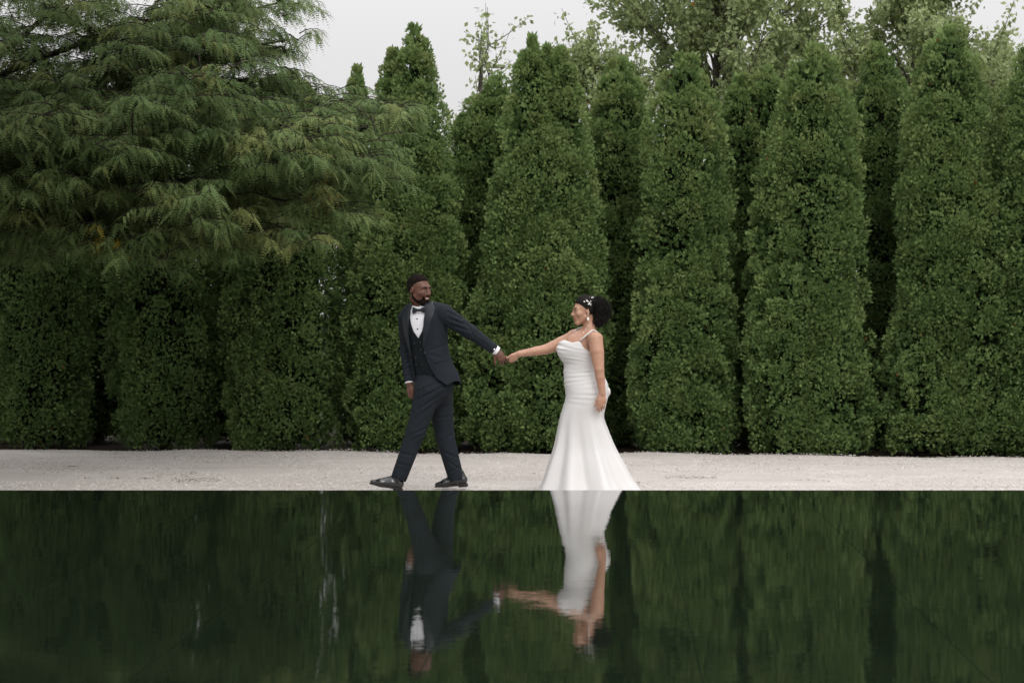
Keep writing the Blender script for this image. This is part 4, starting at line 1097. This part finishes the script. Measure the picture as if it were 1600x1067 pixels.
    return root
groom()
# ------------------------------------------------------------------ THE BRIDE
DRESS = None
def dress_mat():
    M = Mat('dress_satin', (.62, .612, .605), .45, .4)
    M.color(M.ramp(M.noise(M.pos(), 3, 2).outputs[0], [(.3, (.585, .577, .57)), (.7, (.615, .608, .60))]))
    M.bump(M.noise(M.pos((1, 1, .35)), 22, 3).outputs[0], .12, .01); return M.m
def bride():
    base = np.array([PX(918, D0), D0, 0.0])
    root = empty('person', base, 'woman in a white satin mermaid wedding gown reaching back to hold his hand', 'person', 'wedding couple')
    Z = lambda py: float(PZ(py, D0)); X = lambda px: float(PX(px, D0))
    DM = dress_mat()
    Hd = Head(W(913.2, 485.5, -.01), (-.955, -.295, -.06), (-.03, 0, 1), .98, True)
    HF = fields_of_head(Hd)
    Ns, Ne, Nw = W(930.5, 530, -.165), W(936, 577, -.215), W(941, 614, -.215)       # near (left) arm hangs
    Fs, Fe, Fw = W(899, 527, .150), W(853, 546, .10), W(811, 553, .005)             # far arm reaches to him
    neck0 = W(921, 513, 0)
    # ---- dress outline: (py, front px, back px, half depth m)
    DS = [(526, 886, 934, .118), (534, 876, 937, .132), (541, 870.5, 939, .142), (549, 870.5, 940, .146), (558, 874, 940.5, .140), (568, 880.5, 940, .132), (580, 880.3, 941, .130), (590, 880.8, 945.5, .142), (600, 881.5, 949.8, .158), (610, 883.2, 950.5, .172),
          (620, 883.6, 949.5, .178), (634, 880, 946.8, .178), (650, 875.3, 943.6, .172), (672, 870.6, 950, .172), (697, 865.8, 959.5, .188), (727, 857, 974.5, .235), (750, 850.5, 986, .275), (768.5, 844, 998.5, .315)]
    zs = [Z(q[0]) for q in DS]
    def sec(z):
        f = smooth_interp(z, zs[::-1], [X(q[1]) for q in DS][::-1]); b = smooth_interp(z, zs[::-1], [X(q[2]) for q in DS][::-1]); d = smooth_interp(z, zs[::-1], [q[3] for q in DS][::-1])
        return f, b, d
    # ---- body
    lo = np.array([X(783), D0 - .32, .0]); hi = np.array([X(965), D0 + .32, 1.74])
    B = Field(lo, hi, .004); Hd.build(B)
    B.add(cap(Hd.p(0, -.030, -.065), neck0, .047, .052), .02)
    B.add(cap(neck0, W(917, 526, 0), .052, .075), .03)
    B.add(cap(W(915, 525, .05), Fs, .058, .062), .04); B.add(cap(W(922, 526, -.05), Ns + [0, .012, .0], .056, .058), .04)
    ca = np.array([[1, 0, 0], [0, 1, 0], [0, 0, 1.0]])
    B.add(ell(W(908, 545, 0), (.150, .125, .15), ca), .05)
    for (py, q) in ((560, .9), (580, .88), (600, .86), (625, .88)):
        f, b, d = (float(v) for v in sec(Z(py))); B.add(ell([(f + b) / 2, D0, Z(py)], ((b - f) / 2 * q, d * q, .10)), .05)
    for sg in (-1, 1):
        B.add(cap(W(917, 625, sg * .085), W(912, 690, sg * .08), .080, .055), .04); B.add(cap(W(912, 690, sg * .08), W(915, 757, sg * .08), .05, .035), .03)
        B.add(ecap(W(916, 762, sg * .08), W(893, 765, sg * .08), .030, .025, (0, 0, 1), .6), .02)
    B.add(cap(Fs, (Fs + Fe) / 2, .064, .055), .03); B.add(cap((Fs + Fe) / 2, Fe, .054, .043), .006); B.add(cap(Fe, Fe + (Fw - Fe) * .35, .043, .039), .006); B.add(cap(Fe + (Fw - Fe) * .35, Fw, .039, .026), .006)
    m = (Ns + Ne) / 2
    B.add(cap(Ns, m + [-.002, 0, .02], .060, .059), .02); B.add(cap(m + [-.002, 0, .02], Ne, .059, .043), .006); B.add(cap(Ne, Ne + (Nw - Ne) * .35, .043, .039), .006); B.add(cap(Ne + (Nw - Ne) * .35, Nw, .039, .028), .006)
    hn = hand(Nw + [0, 0, -.006], (-.06, -.02, -1), (.25, -1, .0), (-1, -.3, 0), .188, curl=(12, 18, 12), spread=3, thumb=(.85, .36, -.2), thumb_bend=12, fat=1.0)
    hf = hand(Fw + [-.004, 0, -.002], W(801, 561) - W(811, 553), (-.35, -.75, .75), (-.55, -.5, .4), .165, bends=[(40, 34, 20), (36, 34, 20), (28, 30, 16), (20, 24, 14)], thumb=(.75, .45, .05), thumb_bend=28, spread=8)
    for p, k in hn + hf: B.add(p, k)
    V, Q = B.mesh(); V = relax(V, Q, 1, .35)
    c = V[Q].mean(1); mi = np.zeros(len(Q), int); near = np.linalg.norm(c - Hd.C, axis=1) < .2; mi[near] = Hd.regions(c[near])
    mesh_obj('body', V, Q, [SKIN2, LIPP, WHITE, IRIS], root, midx=mi)
    # ---- gown: one draped surface, ruched bodice with a cowl neck, flared skirt with a short train
    NT, NZ = 360, 260
    th = np.linspace(0, 2 * np.pi, NT, endpoint=False)      # 0 = back (+x), pi = front (-x); y = -sin: camera side is sin > 0
    ft = np.degrees(th)
    # top edge height (py) round the body: front cowl, armholes, back
    top = np.interp(ft, [0, 40, 62, 76, 87, 98, 110, 130, 150, 180, 212, 232, 252, 270, 284, 298, 320, 360], [556, 553, 548.5, 544, 534, 533, 535.5, 533, 531.5, 532, 531, 532, 533.5, 535, 543, 548, 553, 556])
    k = np.exp(-.5 * (np.arange(-9, 10) / 3.0) ** 2); k /= k.sum()
    top = np.convolve(np.concatenate([top[-9:], top, top[:9]]), k, 'valid')
    v = np.linspace(0, 1, NZ) ** 1.0
    zt = np.array([Z(t) for t in top])
    ZZ = zt[:, None] + (Z(768.3) - zt)[:, None] * v[None]
    PY = CY - (ZZ - CAMH) * F / D0
    f, b, d = (q.reshape(NT, NZ) for q in sec(ZZ.ravel()))
    T = th[:, None]
    cs, sn = np.cos(T), np.sin(T)
    p = 2.15
    rr = (np.abs(cs) ** p + np.abs(sn) ** p) ** (-1 / p)
    off = np.zeros((NT, NZ))
    r = np.random.default_rng(5)
    # bodice folds: sweep from the side seam towards the bust and waist
    fr = np.clip(1 - np.abs(ft - 150) / 115, 0, 1)[:, None] + np.clip(1 - np.abs(ft - 255) / 60, 0, 1)[:, None] * .5
    def fold(py_at, slope, w, a, lo=40, hi=250, curve=0.0):
        """py_at at the middle of the front-side face, slope in px per degree"""
        c0 = py_at + slope * (ft - 110) + curve * ((ft - 110) / 60) ** 2
        win = np.clip((ft - lo) / 25, 0, 1) * np.clip((hi - ft) / 25, 0, 1)
        q = (PY - c0[:, None]) / w
        return .30 * a * win[:, None] * (.55 + .45 * np.sin(np.radians(ft) * 2.3 + py_at * 1.7))[:, None] * (np.exp(-q ** 2) - .7 * np.exp(-(q - 1.5) ** 2))
    for (py_, s_, w_, a_) in [(542, -.10, 1.6, .007), (547.5, -.12, 1.8, .008), (554, -.11, 1.9, .009), (560, -.09, 1.7, .008), (566, -.06, 1.8, .007), (573, -.02, 2.0, .006), (580, .02, 2.0, .008), (586, .05, 2.0, .008), (592.5, .07, 2.1, .009), (599, .085, 2.0, .008), (606, .05, 1.8, .005), (613.5, .01, 1.9, .010), (619.5, -.03, 2.2, .006), (627, -.06, 3, .005)]:
        off += fold(py_ + r.normal(0, .4), s_ + r.normal(0, .006), w_, a_)
    for _ in range(16):
        off += fold(r.uniform(545, 622), r.normal(0, .07), r.uniform(1.2, 2.2), r.uniform(.001, .003), r.uniform(20, 110), r.uniform(150, 260))
    # bust
    for ang in (148, 214): off += .016 * np.exp(-((ft[:, None] - ang) / 20) ** 2 - ((PY - 551) / 9) ** 2)
    # cowl drape rolls at the neckline
    tp = PY - top[:, None]
    off += .010 * np.exp(-((ft[:, None] - 172) / 42) ** 2) * np.exp(-((tp - 3.2) / 2.2) ** 2) - .006 * np.exp(-((ft[:, None] - 172) / 45) ** 2) * np.exp(-((tp - 8) / 2.2) ** 2) + .006 * np.exp(-((ft[:, None] - 165) / 40) ** 2) * np.exp(-((tp - 12) / 2.5) ** 2)
    # skirt folds widen towards the hem
    gk = np.clip((PY - 632) / 136, 0, 1) ** 1.3
    sk = np.zeros((NT, NZ))
    for (a0, dr, w, am) in [(28, 6, 9, .060), (52, 10, 8, -.035), (70, -6, 9, .050), (92, 6, 9, -.045), (112, 4, 9, .035), (133, -4, 9, -.030), (152, -8, 9, .04), (172, -4, 8, -.02), (195, 0, 10, .03), (220, 5, 9, -.03), (245, 0, 10, .04), (275, 0, 10, -.03), (300, 0, 10, .04), (330, 0, 10, -.03), (355, 0, 9, .03), (10, 8, 7, -.03)]:
        q = (ft[:, None] - (a0 + dr * (1 - gk)) + 180) % 360 - 180
        sk += am * np.exp(-(q / w) ** 2)
    off += sk * gk * .95
    # thigh: fabric pulls diagonally from the hip
    for (py_, s_, a_) in [(640, .16, .003), (654, .24, .003), (672, .3, .003)]: off += fold(py_, s_, 4.0, a_, 60, 170)
    RX = (b - f) / 2 + off; RY = d + off
    PXc = (f + b) / 2 + RX * rr * cs; PYc = D0 - RY * rr * sn
    train = np.clip((PY - 735) / 33, 0, 1) ** 2
    V = np.stack([PXc, PYc, np.maximum(ZZ, .004)], -1)
    # hem turns under, neckline has a rolled edge
    inner = V[:, :1].copy(); ctr = np.stack([(f + b)[:, :1] / 2, np.full((NT, 1), D0), ZZ[:, :1]], -1)
    inr = inner + (ctr - inner) * .05; inr2 = inr + (ctr - inner) * .03; inr2[..., 2] -= .02
    V = np.concatenate([inr2, inr + np.array([0, 0, .002]), V], 1); nz = V.shape[1]
    i, j = np.meshgrid(np.arange(NT), np.arange(nz - 1), indexing='ij'); i2 = (i + 1) % NT
    Q = np.stack([i * nz + j, i * nz + j + 1, i2 * nz + j + 1, i2 * nz + j], -1).reshape(-1, 4)
    gown = mesh_obj('gown', V.reshape(-1, 3), Q, DM, root)
    # shoulder straps
    sb = Bag()
    def strap(pts):
        P = np.array(pts); t = np.linspace(0, 1, len(P)); tt = np.linspace(0, 1, 24)
        P = np.stack([smooth_interp(tt, t, P[:, q]) for q in range(3)], -1)
        sb.tube(P, .0072, 7)
    strap([W(906, 532.5, -.128), W(913.5, 526, -.140), W(921, 519.5, -.122), W(926, 516, -.100), W(931, 517.5, -.085), W(936, 523, -.08), W(940, 535, -.075), W(940, 553, -.07)])
    strap([W(886, 536, .070), W(889, 526, .095), W(897, 519, .100), W(904, 513.5, .095), W(912, 512, .09), W(922, 515, .085), W(932, 526, .08), W(938, 553, .07)])
    st = sb.obj('strap', DM, root); st.parent = gown
    # bow-like bustle drape at the back of the hip
    sdf_obj('back_drape', [(ecap(W(947, 599, -.03), W(950.5, 612, -.02), .018, .026, (1, 0, 0), .55), 0), (ecap(W(950.5, 612, -.02), W(946, 630, -.02), .026, .015, (1, 0, 0), .5), .02)], .004, DM, gown, rel=2)
    # ---- hair: swept back into a curly puff
    HAIR2 = cloth_mat('curly_hair', (.011, .009, .008), .4, .75, 900, .2)
    hf_ = np.array([-.12, -.03, -.012, .005, .03, .055, .078, .11]); hu_ = np.array([-.075, -.050, .018, .010, .038, .062, .074, .075])
    shell('hair', HF, Hd, lambda s, f, u: .002 + .011 * np.clip((u - .03) / .06, 0, 1) * np.clip((.09 - f) / .04, .1, 1), lambda s, f, u: np.interp(f, hf_, hu_) - u + rag(s, f, u, .004), HAIR2, root, noise=.0012)
    hair = bpy.data.objects[[o.name for o in root.children if o.name.startswith('hair')][0]]
    pc = [W(938, 480, 0), W(943, 488, 0), W(938, 496, 0), W(930, 474, 0), W(933, 503, 0)]; pr = [.070, .057, .056, .046, .036]
    puff = sdf_obj('curls', [(ell(c, (q, q * .95, q)), .03) for c, q in zip(pc, pr)], .006, HAIR2, root, rel=1, pad=.05,
                   post=lambda V, N: V + N * (np.random.default_rng(3).normal(0, .004, (len(V), 1)) + .006 * np.sin(V[:, :1] * 130) * np.sin(V[:, 1:2] * 120 + V[:, 2:] * 140)))
    rr_ = np.random.default_rng(8); cb = Bag()
    for _ in range(2400):
        w_ = rr_.choice(5, p=[.34, .24, .18, .14, .10]); n = unit(rr_.normal(size=3) + [.25, 0, .05]); p0 = pc[w_] + n * pr[w_] * .93
        t = np.linspace(0, 1, 14); L = rr_.uniform(.016, .046); a = unit(np.cross(n, rr_.normal(size=3))); bb = np.cross(n, a); ph = rr_.uniform(0, 6.28); rad = rr_.uniform(.003, .007)
        ax = unit(n + a * .8)
        P = p0 + ax * (t * L)[:, None] + rad * (np.cos(ph + t * 9)[:, None] * a + np.sin(ph + t * 9)[:, None] * bb)
        cb.tube(P, np.linspace(.0014, .0006, 14), 3, False)
    for _ in range(70):                                       # loose wisps at nape and temple
        s0 = W(rr_.uniform(925, 934), rr_.uniform(500, 507), rr_.uniform(-.05, .04)); t = np.linspace(0, 1, 12); L = rr_.uniform(.03, .065)
        P = s0 + np.array([rr_.normal(0, .15), rr_.normal(0, .1), -1]) * (t * L)[:, None] + .005 * np.stack([np.sin(t * 11 + rr_.uniform(0, 6)), np.cos(t * 11), 0 * t], -1)
        cb.tube(P, np.linspace(.0015, .0007, 12), 3, False)
    cb.obj('curl_strands', HAIR2, puff, base=None).parent = puff
    puff.name = 'hair_puff'
    brows(HF, Hd, HAIR2, root, .0040)
    t = np.linspace(0, 1, 7)
    for q in (-1, 1):
        bw = Bag(); bw.tube([Hd.p(q * (.019 + .024 * x), .0945 - .006 * x - .006 * x * x, .0075 - .002 * x) for x in t], .0026, 5); bw.obj('eyelashes', HAIR2, root)
    # ---- jewellery
    hp = Bag()
    for (px, py) in [(914, 466), (916.5, 468), (919, 471.5), (921.5, 474), (923, 476), (918, 470), (920.5, 466.5), (922.5, 465.5), (925, 465.5), (927, 464.8), (913.5, 471.5), (916.5, 469.5), (920, 475.5), (921.5, 468.5), (923, 471)]:
        q = W(px, py, 0) - Hd.C; y = -math.sqrt(max(.0004, (.102 * Hd.k) ** 2 - (q[0] * .9) ** 2 - (q[2] * .93) ** 2)) * .93
        p_ = Hd.C + [q[0], y - .012, q[2]]; hp.ball(p_, rr_.uniform(.0042, .0072), 8, 6)
        for a in range(3): hp.ball(p_ + rr_.normal(0, .006, 3), rr_.uniform(.0018, .0035), 6, 4)
    hp.obj('hair_ornament', PEARL, root)
    for q in (-1, 1):
        e = Hd.p(q * .083, -.006, -.033)
        eb = Bag(); eb.ball(e, .004); eb.tube([e, e - [0, 0, .022]], .0013, 5); eb.ball(e - [0, 0, .040], (.0105, .008, .0155), 10, 8); eb.obj('earring', PEARL, root)
    nk = Bag(); n = 15
    a_, c_ = W(918.5, 512, -.075), W(902, 523, .02)
    for i in range(n):
        t = i / (n - 1); p_ = (1 - t) ** 2 * W(919, 510, -.070) + 2 * t * (1 - t) * W(905, 532, -.115) + t ** 2 * W(899, 516, .05)
        nk.ball(p_, .0052 if i % 2 == 0 else .0028, 8, 6)
    nk.obj('necklace', PEARL, root)
    rg = Bag(); rp = Nw + np.array([.010, -.012, -.006 - .098]); rg.ball(rp, (.010, .010, .003), 10, 6); rg.ball(rp + [.0, -.010, 0], .0042); rg.obj('ring', SILVER, root)
    return root
bride()
